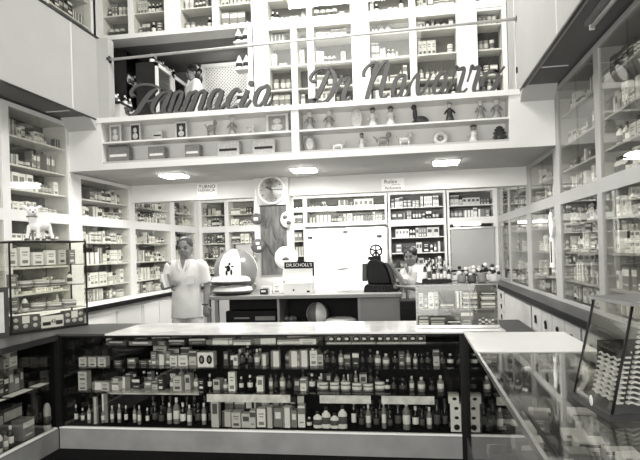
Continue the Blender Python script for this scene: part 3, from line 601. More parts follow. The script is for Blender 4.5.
# hanging bottle rack
r = empty('bottle_rack', (-2.03, 7.12, 3.3), 0, 'white wall rack of shelves holding pairs of white bottles beside the gallery cabinets', 'rack')
for z in (.14, .555, .895): MB().box(-.10, .085, -.12, .07, z, z+.016).build('rack_shelf', WHITE, r)
MB().box(.085, .095, -.12, .07, .0, 1.15).build('side_board', WHITE, r)
def apothecary():
    r = empty('apothecary_bottle'); MB().lathe([(.036,0),(.041,.01),(.041,.105),(.030,.13),(.018,.14)], 14).build('body', T['white'], r)
    MB().lathe([(.024,.138),(.026,.15),(.014,.165),(.004,.185)], 12).build('stopper', T['white'], r); MB().lathe([(.042,.035),(.042,.085)], 14).build('dark_label', T['dark'], r); return r
a0 = apothecary(); first = True
for z, s in ((3.4565, 'lowest'), (3.8715, 'middle'), (4.2115, 'top')):
    for dx in (-.055, .04):
        o = a0 if first else copy_tree(a0); first = False; o.location = (-2.03+dx, 7.08, z)
        tag(o, 'white stoppered bottle with dark label, %s on the %s shelf of the hanging rack' % ('left' if dx < 0 else 'right', s), 'bottle', 'white bottles on the hanging rack')
# ================================================================== SCRIPT SIGN ON THE PARAPET
def stroke(pts, Y0, Y1, n=6):
    # smooth the traced stroke and give it body
    P_ = []
    pts = [pts[0]]+list(pts)+[pts[-1]]
    for i in range(1, len(pts)-2):
        for k in range(n):
            t = k/n; P_.append([.5*((2*pts[i][j])+(-pts[i-1][j]+pts[i+1][j])*t+(2*pts[i-1][j]-5*pts[i][j]+4*pts[i+1][j]-pts[i+2][j])*t*t+(-pts[i-1][j]+3*pts[i][j]-3*pts[i+1][j]+pts[i+2][j])*t**3) for j in range(3)])
    P_.append(list(pts[-2])); L_, R_2 = [], []
    for i, p in enumerate(P_):
        a = P_[max(0, i-1)]; b = P_[min(len(P_)-1, i+1)]; dx, dy = b[0]-a[0], b[1]-a[1]; l_ = math.hypot(dx, dy) or 1; h = max(.6, p[2]*.44)
        L_.append((p[0]-dy/l_*h, p[1]+dx/l_*h)); R_2.append((p[0]+dy/l_*h, p[1]-dx/l_*h))
    v = []
    for Yc_ in (Y0, Y1):
        for q in L_+R_2: s_ = at(q[0], q[1], Y=6.5); v.append((s_.x, Yc_, s_.z))
    n_ = len(P_); N = 2*n_; F = []; Mi = []
    for i in range(n_-1):
        F += [(i, i+1, n_+i+1, n_+i)]; Mi += [0]; F += [(N+i, N+n_+i, N+n_+i+1, N+i+1), (i, N+i, N+i+1, i+1), (n_+i, n_+i+1, N+n_+i+1, N+n_+i)]; Mi += [1, 1, 1]
    F += [(0, n_, N+n_, N), (n_-1, N+n_-1, N+N-1, N-1)]; Mi += [1, 1]
    return v, F, Mi
SF = mat('sign_face', .075, .5, .1, 8); SE = mat('sign_edge', .01, .5, .2, 8)
def word(letters, label):
    r = empty('shop_sign', (0, 0, 0), 0, label, 'sign')
    for ch, strokes in letters:
        g = MB()
        for i, st in enumerate(strokes):
            v, F, Mi = stroke(st, 6.525+.001*i, 6.575); n = len(g.v); g.v += v; g.f += [[n+k for k in f] for f in F]; g.m += Mi; g.sm += [False]*len(F)
        g.build('letter', [SF, SE], r)
    return r
word([('F', [[(131.5,96,4),(130,92,4),(133,87,3.2),(139,84.2,2.5),(147,83.7,2.5),(155,85.5,2.8),(160,89,2)], [(155.5,88,2.5),(149,93,5),(142,102,5.5),(136.5,110.5,5),(130.5,114.6,3.4),(125.5,112.5,3),(125,109,2.5)], [(123,107,3),(126,108.5,4),(130,109.5,2)], [(142,101,2.4),(150,100,2.6),(155,97,1.6)]]),
 ('a', [[(161,92,3),(155.5,98,4.5),(151.5,106,4.6),(152.5,112.3,3),(159,112,2.6),(164,105,2)], [(159,93,2.6),(165,91.5,2),(170,90,3)], [(170,90,4),(166,99,5),(162.5,109,5),(166,113,2.8),(171,106,2)]]),
 ('r', [[(171,106,2),(174,96,2.2),(177,91,4)], [(175,91,4),(171.5,101,5),(168.5,111.5,4)], [(177,91,3.5),(181,92,3.5),(178.5,101,5),(175,109.5,4.6),(179,111.5,2.6),(184,103,2)]]),
 ('m', [[(184,103,2),(188,93,3),(190,91,3)], [(189,92,4.4),(185,102,5),(181.5,111.5,4)], [(184,104,2),(190,93,2.4),(196,90,3)], [(197,90.5,4.6),(193,101,5),(189.5,111,4)], [(192,103,2),(198,92,2.4),(203.5,89.5,3)], [(204.5,90,4.6),(201,101,5),(198.6,108.5,4.4),(202,110.8,2.6),(207.5,103,2)]]),
 ('a', [[(220,89,2.6),(214,90,3.6),(209.5,97,4.6),(207.5,105,4.6),(210.5,109.3,3),(216,107,2.5),(219,101,2)], [(221,89,4),(219,97,5),(215.8,105,5),(219,108.6,2.8),(226,101,2)]]),
 ('c', [[(239,91.5,5),(237,88,3),(232,91,4.2),(227.5,99,5),(226.5,105.5,4),(230,108,2.8),(236,105,2)]]),
 ('i', [[(247,89,4),(243.5,97,5),(240,104.5,4.6),(243,107.6,2.8),(250,99,2)], [(248,84.4,2),(250.3,82.5,6.5),(252.5,80.6,2)]]),
 ('a', [[(264.5,85.5,2.8),(259,88,4),(255,95,4.8),(254,102,4.4),(257.5,105.4,3),(262,101,2.4)], [(263,86,2.6),(267,84.8,3.6),(267.2,92,5),(263.5,101.5,5),(266.5,105.4,2.8),(271.5,98,2)]])],
 'dark script lettering reading Farmacia standing on the left of the gallery parapet')
word([('D', [[(329,68.5,3),(324,80,5),(319,91,5),(314,99.5,3.6),(308.5,101.7,3.4),(307,100.4,2.6),(312,98.6,2.6),(319,100.8,3),(325,100.6,3.2),(331,93,4.4),(334.5,83,4.8),(333.5,72.5,4),(328,68,2.6),(321,67.2,2.4),(313.5,71,2.6),(309.5,77.5,3.6),(312,80.6,3),(315,79.6,2.4)]]),
 ('r', [[(335,92,2),(338,84,2.4),(340.5,78.5,4.6),(343,79,3),(348.5,77.5,3.6),(346,86,5),(343,95.5,4.8),(346,99.6,2.8),(350.5,95.5,2)]])],
 'script abbreviation Dr standing on the parapet in the middle of the gallery')
word([('N', [[(363.5,75.5,4),(363.6,70.6,3.6),(368,64.6,2.6),(374,61.5,2.6),(378,62,3)], [(377.5,62,4.4),(373,76,5.4),(369,89,5.4),(366.3,98.4,4.6)], [(371.5,84,2),(378,70,2.4),(384,61,3),(388.5,60.5,4)], [(388.5,61.5,5),(384.5,76,5.6),(380.5,91,5.2),(383,97.2,2.8),(388,93,2)]]),
 ('a', [[(402,74,2.8),(397,77,4),(393.5,85,4.8),(392.5,92.5,4.2),(395.5,96.2,2.8),(401,90.5,2)], [(402,74.4,2.6),(405,75.5,4.6),(402.6,86,5),(400.8,94,4),(404,96.3,2.6),(409,89,2)]]),
 ('v', [[(409,89,2),(412.5,79,2.2),(418,72.6,3)], [(418.5,73,4.6),(417.6,83,5),(417.8,92,4.2),(421,93.3,2.8),(427,84,2.2),(430,75.5,2.6),(431,72.5,4.2)]]),
 ('a', [[(445,71.5,2.8),(440,73.5,4),(436,80.5,4.8),(434,89,4.4),(437,92.8,2.8),(443,87.5,2)], [(446,71.5,4.4),(445.5,80,5),(442.6,89.5,4.6),(445.5,91.9,2.6),(451,84,2)]]),
 ('r', [[(451,84,2),(454,75,2.4),(456.5,66.5,4.6),(459,68,3),(464.5,67.5,4),(462.5,77,5),(459.6,88,4.6),(462.5,91.6,2.8),(467.5,87.5,2)]]),
 ('r', [[(468,80,2.2),(470.5,72,2.6),(472.5,65.5,4.4),(475,67,3),(479.5,66.5,4),(477.5,76,5),(474.5,87.5,4.6),(477.5,91,2.8),(482.5,86,2)]]),
 ('o', [[(495,69.5,3),(488,72,3.6),(483,79,4.8),(482,87,4.6),(487.5,91,3.4),(494,88,4.2),(498,80,4.8),(498.5,72.5,4),(495,69.5,3),(500,71,2.4),(505,65.5,2.4)]])],
 'script lettering reading Navarro standing on the right of the gallery parapet')
# ================================================================== FIGURINES IN THE PARAPET NICHES
NI = [mat('toy_'+k, v, .45, .2, 30) for k, v in dict(pale=.5, mid=.22, dark=.03).items()]
ZU, ZLO = 2.9505, 2.6835
def nitem(kind, u, up, w_, h_, t, label):
    Y = 6.62; p = at(u, 125 if up else 148, Y=Y); z = ZU if up else ZLO; S = 6.62/576*1.0; W = w_*S*1.08; H = min(h_*S*1.28, .222); m = NI[t]
    r = empty({'card': 'framed_card', 'box': 'gift_box', 'animal': 'toy_animal', 'doll': 'figurine', 'ring': 'ring_ornament', 'plaque': 'oval_plaque', 'shell': 'sea_shell', 'seal': 'toy_seal'}[kind], (p.x, Y, z), 0, label, {'card': 'picture', 'box': 'box', 'plaque': 'ornament', 'shell': 'shell', 'ring': 'ornament'}.get(kind, 'toy'))
    if kind == 'card':
        MB().box(-W/2, W/2, 0, .03, 0, H).build('frame', T['cream'], r); MB().box(-W*.38, W*.38, -.003, .0, H*.1, H*.9).build('picture', m, r)
        MB().sph((0, -.004, H*.62), (W*.17, .004, H*.14)).sph((0, -.004, H*.3), (W*.25, .004, H*.17)).build('printed_shape', NI[0 if t else 1], r)
    if kind == 'box':
        MB().box(-W/2, W/2, 0, .1, 0, H).build('box', m, r, .006); MB().box(-W*.4, W*.4, -.004, .0, H*.42, H*.56).build('printed_band', T['white'] if t else T['dark'], r)
    if kind == 'animal':
        g = MB(); g.sph((0, 0, H*.5), (W*.36, .03, H*.2)); g.sph((W*.32, 0, H*.8), (W*.15, .022, H*.16)); g.cyl((W*.2, 0, H*.55), (W*.33, 0, H*.78), .014)
        for s in (-1, 1):
            for q in (-.012, .014): g.cyl((s*W*.25, q, 0), (s*W*.22, q, H*.45), .008, 8, 0, .012)
            g.cyl((W*.3, s*.012, H*.88), (W*.28, s*.016, H), .006, 6, 0, .002)
        g.cyl((-W*.33, 0, H*.55), (-W*.48, 0, H*.75), .006); g.build('toy_body', m, r)
    if kind == 'doll':
        g = MB(); g.lathe([(W*.42,0),(W*.40,H*.08),(W*.22,H*.4),(W*.3,H*.58),(W*.14,H*.70)], 14); g.cyl((-W*.25,0,H*.6), (-W*.45,-.01,H*.4), .010); g.cyl((W*.25,0,H*.6), (W*.45,-.01,H*.42), .010); g.build('toy_body', m, r)
        MB().sph((0,0,H*.8), (W*.22,.03,H*.13)).build('head', NI[0 if t else 1], r); MB().sph((0,.006,H*.9), (W*.25,.032,H*.10)).build('hat', NI[(t+2) % 3], r)
    if kind == 'ring': MB().torus((0, 0, 0), W*.34, W*.16, 0, 20, 8, Matrix.Translation((0, 0, W*.5)) @ Matrix.Rotation(PI/2, 4, 'X')).build('ring', m, r); MB().sph((0, 0, W*.5), (W*.15, .01, W*.15)).build('centre', NI[1], r)
    if kind == 'plaque': MB().sph((0, .0, H*.5), (W*.5, .012, H*.5)).build('plaque', m, r); MB().sph((0, -.008, H*.5), (W*.3, .01, H*.32)).build('relief', NI[0], r)
    if kind == 'shell':
        g = MB()
        for k in range(9): a = (k-4)*.3; g.cyl((0, 0, .01), (math.sin(a)*W*.5, .0, .01+math.cos(a)*H*.92), .004, 8, 0, W*.11)
        g.sph((0, 0, H*.25), (W*.22, .03, H*.24)); g.build('shell', m, r)
    if kind == 'seal':
        g = MB(); g.sph((W*.1, 0, H*.2), (W*.42, .03, H*.2)); g.sph((-W*.22, 0, H*.5), (W*.14, .026, H*.38)); g.sph((-W*.28, 0, H*.85), (W*.17, .026, H*.15)); g.sph((W*.45, 0, H*.15), (W*.14, .03, H*.1)); g.cyl((-W*.2,-.02,H*.25), (-W*.38,-.03,.005), .012); g.build('toy_body', m, r)
for a in [('card', 115, 1, 12, 17, 1, 'framed card with a pale figure at the left end of the upper niche'), ('card', 135, 1, 11, 17, 2, 'framed card with dark print beside the leftmost niche card'), ('box', 157, 1, 9, 8, 0, 'small pale box alone on the upper left niche shelf'), ('card', 181, 1, 12, 14, 2, 'small picture frame in the middle of the upper left niche shelf'),
 ('animal', 211, 1, 13, 14, 1, 'small toy horse on the upper left niche shelf'), ('doll', 232, 1, 10, 16, 1, 'small seated figurine between the toy horse and a pale toy'), ('animal', 251, 1, 9, 8, 0, 'tiny pale toy animal left of the wide picture'), ('card', 277, 1, 22, 15, 1, 'wide grey picture at the right end of the upper left niche'),
 ('box', 118, 0, 22, 15, 1, 'wide grey box at the left end of the lower niche'), ('box', 156, 0, 17, 13, 1, 'grey square box second in the lower left niche'), ('box', 192, 0, 15, 13, 1, 'smaller grey box in the middle of the lower left niche'), ('box', 228, 0, 22, 14, 0, 'pale box with a line of print, lower left niche'), ('box', 263.5, 0, 22, 14, 0, 'pale box with a bold dotted line at the right of the lower left niche'),
 ('doll', 310, 1, 11, 17, 1, 'pair-like grey figurine at the left end of the right niche shelf'), ('doll', 329, 1, 11, 15, 1, 'speckled figurine second on the right niche shelf'), ('plaque', 357, 1, 11, 15, 0, 'pale vase shaped ornament third on the right niche shelf'), ('doll', 373, 1, 10, 15, 0, 'pale figurine beside the vase shaped ornament'), ('doll', 391, 1, 11, 18, 0, 'tall figurine with a raised arm, middle of the right niche shelf'), ('seal', 419, 1, 15, 16, 2, 'dark toy seal sitting on the upper right niche shelf'), ('doll', 450, 1, 10, 18, 2, 'dark hooded doll on a stand on the upper right niche shelf'), ('doll', 481, 1, 10, 18, 1, 'striped doll, second from the right on the upper right niche shelf'), ('doll', 497, 1, 11, 18, 1, 'spotted clown doll at the right end of the upper niche'),
 ('plaque', 310, 0, 12, 17, 1, 'grey oval plaque at the left end of the lower right niche'), ('animal', 338, 0, 16, 9, 0, 'long legged pale toy in the lower right niche'), ('doll', 362, 0, 8, 14, 0, 'small pale doll in the lower right niche'), ('animal', 383, 0, 17, 14, 1, 'round bodied toy animal in the middle of the lower right niche'), ('animal', 405, 0, 16, 13, 0, 'pale round toy animal right of the round bodied toy'), ('ring', 441, 0, 14, 14, 0, 'white ring shaped ornament in the lower right niche'), ('doll', 474, 0, 12, 17, 0, 'white ruffled doll in the lower right niche'), ('shell', 500, 0, 12, 13, 2, 'dark sea shell at the right end of the lower niche')]: nitem(*a)
# ================================================================== BACK TABLE AND WHAT STANDS ON IT
TY0, TY1 = 7.0, 7.92; TX0 = at(205, 296, Y=TY0).x; TX1 = at(402, 294, Y=TY0).x; TZ = at(300, 296.5, Y=TY0).z+.018; TXc = (TX0+TX1)/2
r = empty('low_sideboard', (TXc, TY0, 0), 0, 'long low grey sideboard with open bays behind the counter', 'sideboard'); a_, b_ = TX0-TXc, TX1-TXc
tz = TZ; PALE = mat('pale_paint', .24, .5, .05, 4)
MB().box(a_, b_, 0, .92, tz-.045, tz).build('top', PALE, r, .004)
for x in (a_+.01, at(214, 300, Y=TY0).x-TXc): MB().box(x, x+.045, .02, .065, 0, tz-.046).build('leg', PALE, r)
xb = [at(u, 310, Y=TY0).x-TXc for u in (217, 278, 359, 402)]
for x in xb[1:3]: MB().box(x-.015, x+.015, .02, .5, .60, tz-.046).build('divider', PALE, r)
MB().box(xb[0], xb[3]-.02, .02, .5, .56, .60).build('shelf', PALE, r); MB().box(xb[0], xb[3]-.02, .5, .52, 0, tz-.046).build('back_panel', INNERD, r)
MB().box(xb[2]+.016, xb[3]-.02, .02, .04, .601, tz-.05).build('door', GREY, r); MB().box(xb[0], xb[3]-.02, .03, .05, 0, .559).build('lower_panel', PALE, r)
tag(MB().box(-.33, .33, -.1, .14, 0, .20).box(-.22, -.02, -.104, -.1, .10, .12, 1).box(.06, .32, -.104, -.1, .08, .13, 1).build('storage_box', [BLACK, T['grey']]), 'long black box with pale label stripes in the left bay of the sideboard', 'box').location = (TXc+(xb[0]+xb[1])/2, TY0+.25, .6005)
def on(u, Y): return at(u, 290, Y=Y).x
def ball(c, rad, label, emblem=False, phase=0.):
    r = empty('beach_ball', c, 0, label, 'ball'); r.rotation_euler.z = phase
    for k in range(6):
        g = MB(); vv = []; ff = []; n = 6; mm = 12
        for i in range(mm+1):
            th = PI*i/mm
            for j in range(n+1): ph = (k+j/n)*PI/3; vv.append((rad*math.sin(th)*math.cos(ph), rad*math.sin(th)*math.sin(ph), rad*math.cos(th)))
        for i in range(mm):
            for j in range(n): q = i*(n+1)+j; ff.append((q, q+n+1, q+n+2, q+1))
        g.add(vv, ff, 0, True); g.build('panel', [T['white'], mat('vinyl_grey', .16, .3, .05, 5)][k % 2], r)
    if emblem:
        e = MB(Matrix.Rotation(R(0), 4, 'Z')); M_ = Matrix.Rotation(-PI/2+R(0)-phase, 4, 'Z')
        for (u_, v_, a, b) in ((0, .04, .022, .035), (.01, .085, .014, .014), (-.025, .055, .02, .01), (.03, .0, .012, .03), (-.02, -.005, .012, .028), (.04, .06, .016, .008)):
            x_ = u_*1.3-.01; zz = v_*1.3-.01; a *= 1.3; b *= 1.3; yy = math.sqrt(max(0, rad*rad-x_*x_-zz*zz)); e.sph((yy+.0, -x_*-1, zz), (.006, a, b), 0, 10, 6, Matrix.Rotation(-PI/2-phase, 4, 'Z'))
        e.build('printed_emblem', BLACK, r)
    return r
ball((on(236, 7.6), 7.62, TZ+.30), .30, 'large striped beach ball with a small dark emblem behind the stacked rings', True, R(0))
ball((on(316, 7.2), 7.27, .60+.145), .145, 'small two tone beach ball in the middle bay of the sideboard', False, R(-90))
def swimring(c, R_, r_, label, inner=True):
    r = empty('swim_ring', c, 0, label, 'swim ring'); MB().torus((0, 0, r_*.62), R_-r_, r_, 0, 32, 10, None, .62).build('tube', T['white'], r); MB().torus((0, 0, r_*.44), R_-r_*.90, r_*1.0, 0, 32, 10, None, .40).build('dark_band', mat('vinyl_dark', .04, .4, .1, 6), r); return r
xr = on(233, 7.28)
swimring((xr, 7.27, TZ), .26, .095, 'lower of two stacked white swim rings on the sideboard'); swimring((xr-.02, 7.27, TZ+.122), .26, .095, 'upper of two stacked white swim rings on the sideboard')
tag(MB().torus((0,0,.03),.02,.02).build('valve', T['white'], bpy.data.objects['swim_ring']), None)
swimring((on(340, 7.25), 7.25, .601), .20, .075, 'white swim ring lying in the middle bay of the sideboard')
r = empty('round_basket', (on(289, 7.25), 7.27, .6005), 0, 'dark round basket of goods in the middle bay of the sideboard', 'basket'); MB().lathe([(.08,0),(.11,.06),(.105,.065),(.075,.01)], 16).build('basket', T['slate'], r)
for k in range(5): MB().sph((math.cos(k*1.3)*.055, math.sin(k*1.3)*.055, .085), (.035, .035, .03)).build('packet', T['grey'], r)
x0 = on(246, 7.95)
tag(MB().box(-.15, .09, -.02, .0, 0, .66).box(-.15, .09, -.024, -.02, .64, .66).build('grey_board', mat('light_grey_board', .30, .6, .05, 4)), 'plain pale grey board standing between the beach ball and pillar', 'board').location = (x0+.05, 7.90, TZ)
# goods pile left of the display card
for k, (u, w_, h_, a, st) in enumerate([(266, .09, .07, 'dark', 0), (266.5, .12, .1, 'white', 3), (276, .09, .12, 'white', 3), (282, .06, .16, 'grey', 2), (272, .1, .07, 'white', 0)]):
    put('medicine_carton', (a, st), on(u, 7.3), 7.2 if k == 0 else 7.3+.09*(k-1), TZ+.0005, 0, w_, .07, h_, 'sideboard beside the foot care display')
r = empty('foot_care_display', (on(300, 7.3), 7.3, TZ), 0, 'white cardboard foot care display with black header on the sideboard', 'display')
MB().box(-.20, .19, .02, .035, 0, .40).build('back_card', PAPER, r); MB().box(-.20, .19, .012, .0195, .32, .405).build('header', BLACK, r); MB().box(-.19, .18, -.12, .019, 0, .14).build('tray', PAPER, r)
text("DR.SCHOLL'S", .058, r, T['white'], Matrix.Translation((-.005, .010, .362)) @ FRONT)
MB().box(.17, .19, .012, .0195, .22, .32).build('side_mark', BLACK, r); MB().sph((-.06, -.122, .05), (.012, .004, .012)).sph((.13, -.122, .03), (.022, .004, .012)).build('printed_mark', BLACK, r)
# scale with round head
r = empty('counter_scale', (on(288, 7.6), 7.6, TZ), 0, 'white counter scale with rounded diamond head beside the pillar', 'scale')
MB().prism([(-.09, 0), (.09, 0), (.05, .32), (-.05, .32)], -.04, .04, 0, Matrix.Rotation(PI/2, 4, 'X')).build('column', T['white'], r)
MB().lathe([(.11, 0), (.155, .02), (.155, .08), (.12, .1)], 28, 0, Matrix.Translation((-.01, .05, .46)) @ Matrix.Rotation(PI/2, 4, 'X')).build('dial_head', T['white'], r)
MB().box(-.055, .035, -.055, -.05, .43, .45).box(-.035, .02, -.055, -.05, .455, .465).build('dial_print', T['dark'], r); MB().box(.0, .018, -.06, -.045, .22, .30).build('pointer_slot', BLACK, r)
# footed dish
r = empty('footed_dish', (on(342, 7.4), 7.45, TZ), 0, 'thin flat glass dish on a stem in front of the refrigerator', 'dish')
MB().lathe([(.07,0),(.07,.008),(.02,.02),(.012,.05),(.012,.27),(.02,.28)], 16).build('stem', GLASSH, r); MB().lathe([(.02,.28),(.10,.295),(.105,.305),(.08,.302),(.01,.296)], 22).build('dish', mat('tarnished_metal', .2, .4, .2, 20), r)
# cash register
r = empty('cash_register', (on(378, 7.4), 7.25, TZ), 0, 'black old cash register topped by a small spoked wheel', 'cash register')
def rp(X, Y_): p = at(350+X/7.075, 235+Y_/7.075, Y=7.25); return (p.x-r.location.x, p.z-TZ)
def slab(pts, y0, y1, name, m, parent=r, bev=0): return MB().prism(pts, -y1, -y0, 0, Matrix.Rotation(PI/2, 4, 'X')).build(name, m, parent, bev)
slab([(rp(*p)[0], max(rp(*p)[1], .0)) for p in [(97, 432), (100, 362), (120, 350), (330, 352), (368, 372), (372, 432)]], 0, .42, 'base', BLACK, bev=.012)
slab([rp(*p) for p in [(125, 350), (118, 290), (118, 215), (130, 180), (185, 172), (235, 200), (262, 240), (280, 290), (290, 350)]], .04, .36, 'body', BLACK, bev=.02)
slab([rp(*p) for p in [(240, 195), (275, 205), (300, 250), (312, 300), (325, 350), (295, 350), (275, 270), (255, 225)]], .02, .38, 'ribbed_cover', IRON, bev=.008)
slab([rp(*p) for p in [(80, 330), (80, 205), (117, 203), (117, 330)]], .10, .3, 'side_drum', mat('dark_grey_enamel', .025, .4, .1, 8), bev=.01)
slab([rp(*p) for p in [(122, 179), (122, 155), (212, 150), (212, 188), (185, 176)]], .1, .3, 'top_block', BLACK, bev=.006)
wc = rp(178, 112); g = MB(Matrix.Translation((wc[0], .16, wc[1])) @ Matrix.Rotation(PI/2, 4, 'X')); g.torus((0, 0, 0), .074, .012, 0, 28, 8); g.cyl((0, 0, -.02), (0, 0, .02), .016)
for k in range(5): a = k*2*PI/5+.3; g.cyl((0, 0, 0), (math.cos(a)*.07, math.sin(a)*.07, 0), .011, 8)
g.build('spoked_wheel', BLACK, r); MB().box(wc[0]-.012, wc[0]+.012, .15, .2, rp(178, 155)[1], wc[1]).build('wheel_bracket', BLACK, r)
for k in range(5):
    for j in range(3): MB().cyl((-.04+.045*k, .0, .03+.022*j), (-.04+.045*k, -.012, .026+.022*j), .008, 8).build('key', IRON, r)
# refrigerator
r = empty('refrigerator', (-1.01, 9.0, 0), 0, 'tall white double door refrigerator against the back of the shop', 'refrigerator'); FRW = mat('refrigerator_enamel', .88, .3, .01, 3)
MB().box(-.64, .64, .03, .7, 0, 1.90).build('body', FRW, r, .02); MB().box(-.63, -.004, 0, .028, .1, 1.89).build('door', FRW, r, .01); MB().box(.004, .63, 0, .028, .1, 1.89).build('door', FRW, r, .01)
for x, z in ((-.57, 1.74), (.52, 1.73)): MB().box(x-.03, x+.05, -.02, 0, z, z+.035).build('hinge', IRON, r)
MB().box(-.05, .05, -.025, 0, 1.82, 1.845).build('handle', IRON, r)
MB().box(-.64, .64, .0, .7, 1.905, 1.93).build('top_trim', IRON, r)
# clock
c = at(271.5, 190, Y=7.93); r = empty('wall_clock', (c.x, 7.95, c.z), 0, 'large round white wall clock high on the pillar', 'clock')
Mx = Matrix.Rotation(PI/2, 4, 'X'); MB().lathe([(.195, -.045), (.20, -.02), (.20, .03), (.18, .04), (.176, .03)], 36, 0, Mx).build('case', T['white'], r); MB().lathe([(.001, .03), (.178, .031)], 36, 0, Mx).build('dial', PAPER, r)
for k in range(12): a = k*PI/6; MB().box(-.009, .009, -.012, .012, .032, .036, 0, Mx @ Matrix.Rotation(a, 4, 'Z') @ Matrix.Translation((0, .145, 0))).build('hour_mark', T['grey'], r)
for aa, l_, w_ in ((R(62), .09, .006), (R(-88), .13, .004)): MB().box(-w_, w_, -.02, l_, .037, .04, 0, Mx @ Matrix.Rotation(aa, 4, 'Z')).build('hand', BLACK, r)
text('~~~~~', .05, r, T['slate'], Matrix.Translation((0, -.037, .045)) @ FRONT)
MB().box(-.2, .2, .045, .05, -.01, .01).build('wall_bracket', IRON, r)
def tiltbox(u0, u1, v0, v1, Y, name, m, label, cat, th=.02):
    a = at(u0, v1, Y=Y); b = at(u1, v0, Y=Y); r = empty(name, ((a.x+b.x)/2, Y, a.z), 0, label, cat); W = b.x-a.x; H = b.z-a.z; MB().box(-W/2, W/2, -th, 0, 0, H).build('panel', m, r); return r, W, H
r, W, H = tiltbox(262, 286, 205, 275, 7.985, 'hanging_banner', mat('mottled_grey', .10, .7, .6, 9, stretch=(2, 1, .4)), 'mottled grey hanging banner on the pillar below the clock', 'banner', .006)
for k, (x, z, a) in enumerate([(-.08, .75, .3), (.02, .6, -.2), (.08, .42, .4), (-.04, .35, -.5), (.03, .2, .1)]): MB().sph((0, 0, 0), (.03, .005, .11), 0, 8, 6, Matrix.Translation((x, -.009, z)) @ Matrix.Rotation(a, 4, 'Y')).build('printed_leaf', T['slate'], r)
MB().cyl((-W/2-.01, -.01, H), (W/2+.01, -.01, H), .008).build('top_rod', IRON, r)
p = at(256.5, 219, Y=7.94); r = empty('hanging_reel', (p.x, 7.94, p.z), 0, 'dark round hanging holder with a white tag left of the banner', 'holder'); MB().lathe([(.05,-.03),(.08,-.02),(.08,.02),(.05,.03)], 20, 0, Mx).build('disc', T['slate'], r); MB().box(-.03, .03, -.04, -.031, -.02, .02).build('tag', PAPER, r); MB().cyl((0, 0, .08), (0, 0, .42), .006).build('hanger', T['white'], r); MB().box(-.01, .07, .0, .055, -.01, .01).build('wall_arm', IRON, r)
p = at(258, 246, Y=7.9); r = empty('hanging_reel', (p.x, 7.9, p.z), 0, 'lower and larger dark round holder with two white tags above the beach ball', 'holder'); MB().lathe([(.06,-.03),(.10,-.02),(.10,.02),(.06,.03)], 20, 0, Mx).build('disc', T['slate'], r); MB().box(-.02, .03, -.04, -.031, .02, .055).build('tag', PAPER, r); MB().box(.0, .05, -.04, -.031, -.045, -.005).build('tag', PAPER, r); MB().box(-.01, .08, .02, .095, -.01, .01).build('wall_arm', IRON, r)
p = at(287, 219.5, Y=7.94); r = empty('wall_dispenser', (p.x, 7.975, p.z), 0, 'white oval wall dispenser with two dark cups beside the banner', 'dispenser'); MB().sph((0, -.02, 0), (.10, .04, .115)).box(-.03, .1, -.01, .02, -.02, .02).build('body', T['white'], r)
for x, z in ((-.02, .035), (.03, -.045)): MB().sph((x, -.06, z), (.035, .02, .03)).build('cup', T['slate'], r)
# ================================================================== PEOPLE
def tubepath(g, pts, m=0, seg=10, n=5):
    """pts: (x,y,z,rx,ry) rings swept along a smooth path"""
    P_ = []; q = [pts[0]]+list(pts)+[pts[-1]]
    for i in range(1, len(q)-2):
        for k in range(n):
            t = k/n; P_.append([.5*((2*q[i][j])+(-q[i-1][j]+q[i+1][j])*t+(2*q[i-1][j]-5*q[i][j]+4*q[i+1][j]-q[i+2][j])*t*t+(-q[i-1][j]+3*q[i][j]-3*q[i+1][j]+q[i+2][j])*t**3) for j in range(len(q[0]))])
    P_.append(list(q[-2])); vv = []; ff = []
    up = Vector((0, 1, 0))
    for i, p in enumerate(P_):
        a = Vector(P_[max(0, i-1)][:3]); b = Vector(P_[min(len(P_)-1, i+1)][:3]); d = (b-a).normalized()
        u_ = Vector((1, 0, 0))-d*d.x
        if u_.length < .3: u_ = Vector((0, 0, 1))-d*d.z
        u_.normalize(); w_ = d.cross(u_)
        for k in range(seg): A = 2*PI*k/seg; o = u_*math.cos(A)*p[3]+w_*math.sin(A)*p[4]; vv.append(tuple(Vector(p[:3])+o))
    L_ = len(P_)
    for i in range(L_-1):
        for k in range(seg): k2 = (k+1) % seg; ff.append((i*seg+k, i*seg+k2, (i+1)*seg+k2, (i+1)*seg+k))
    ff.append(tuple(reversed(range(seg)))); ff.append(tuple((L_-1)*seg+k for k in range(seg))); g.add(vv, ff, m, True)
def remesh(o, vox):
    m = o.modifiers.new('remesh', 'REMESH'); m.mode = 'VOXEL'; m.voxel_size = vox; m.use_smooth_shade = True
    s = o.modifiers.new('smooth', 'SMOOTH'); s.factor = .5; s.iterations = 3
def hand(g, w_, d, side, s, curl=.3, up=Vector((0, -1, 0))):
    d = Vector(d).normalized(); w_ = Vector(w_); sd = d.cross(up).normalized(); n = sd.cross(d).normalized()
    c = w_+d*.045*s; tubepath(g, [(*w_, .024*s, .018*s), (*(w_+d*.03*s), .034*s, .017*s), (*(w_+d*.085*s), .036*s, .014*s)], 0, 10, 3)
    for k, l_ in enumerate((.062, .074, .070, .054)):
        b = w_+d*.08*s+sd*(k-1.5)*.019*s; e = b+(d*(1-curl*.4)+n*curl*.6*-1)*l_*.5*s; f = e+(d*(1-curl)+n*curl*-1.2)*l_*.5*s
        tubepath(g, [(*b, .0095*s, .0095*s), (*e, .009*s, .009*s), (*f, .0065*s, .0065*s)], 0, 8, 3)
    b = w_+d*.02*s+sd*(.03*side)*s; e = b+(d*.6+sd*.8*side)*.035*s; f = e+(d*.9+sd*.2*side)*.03*s
    tubepath(g, [(*b, .013*s, .012*s), (*e, .011*s, .011*s), (*f, .008*s, .008*s)], 0, 8, 3)
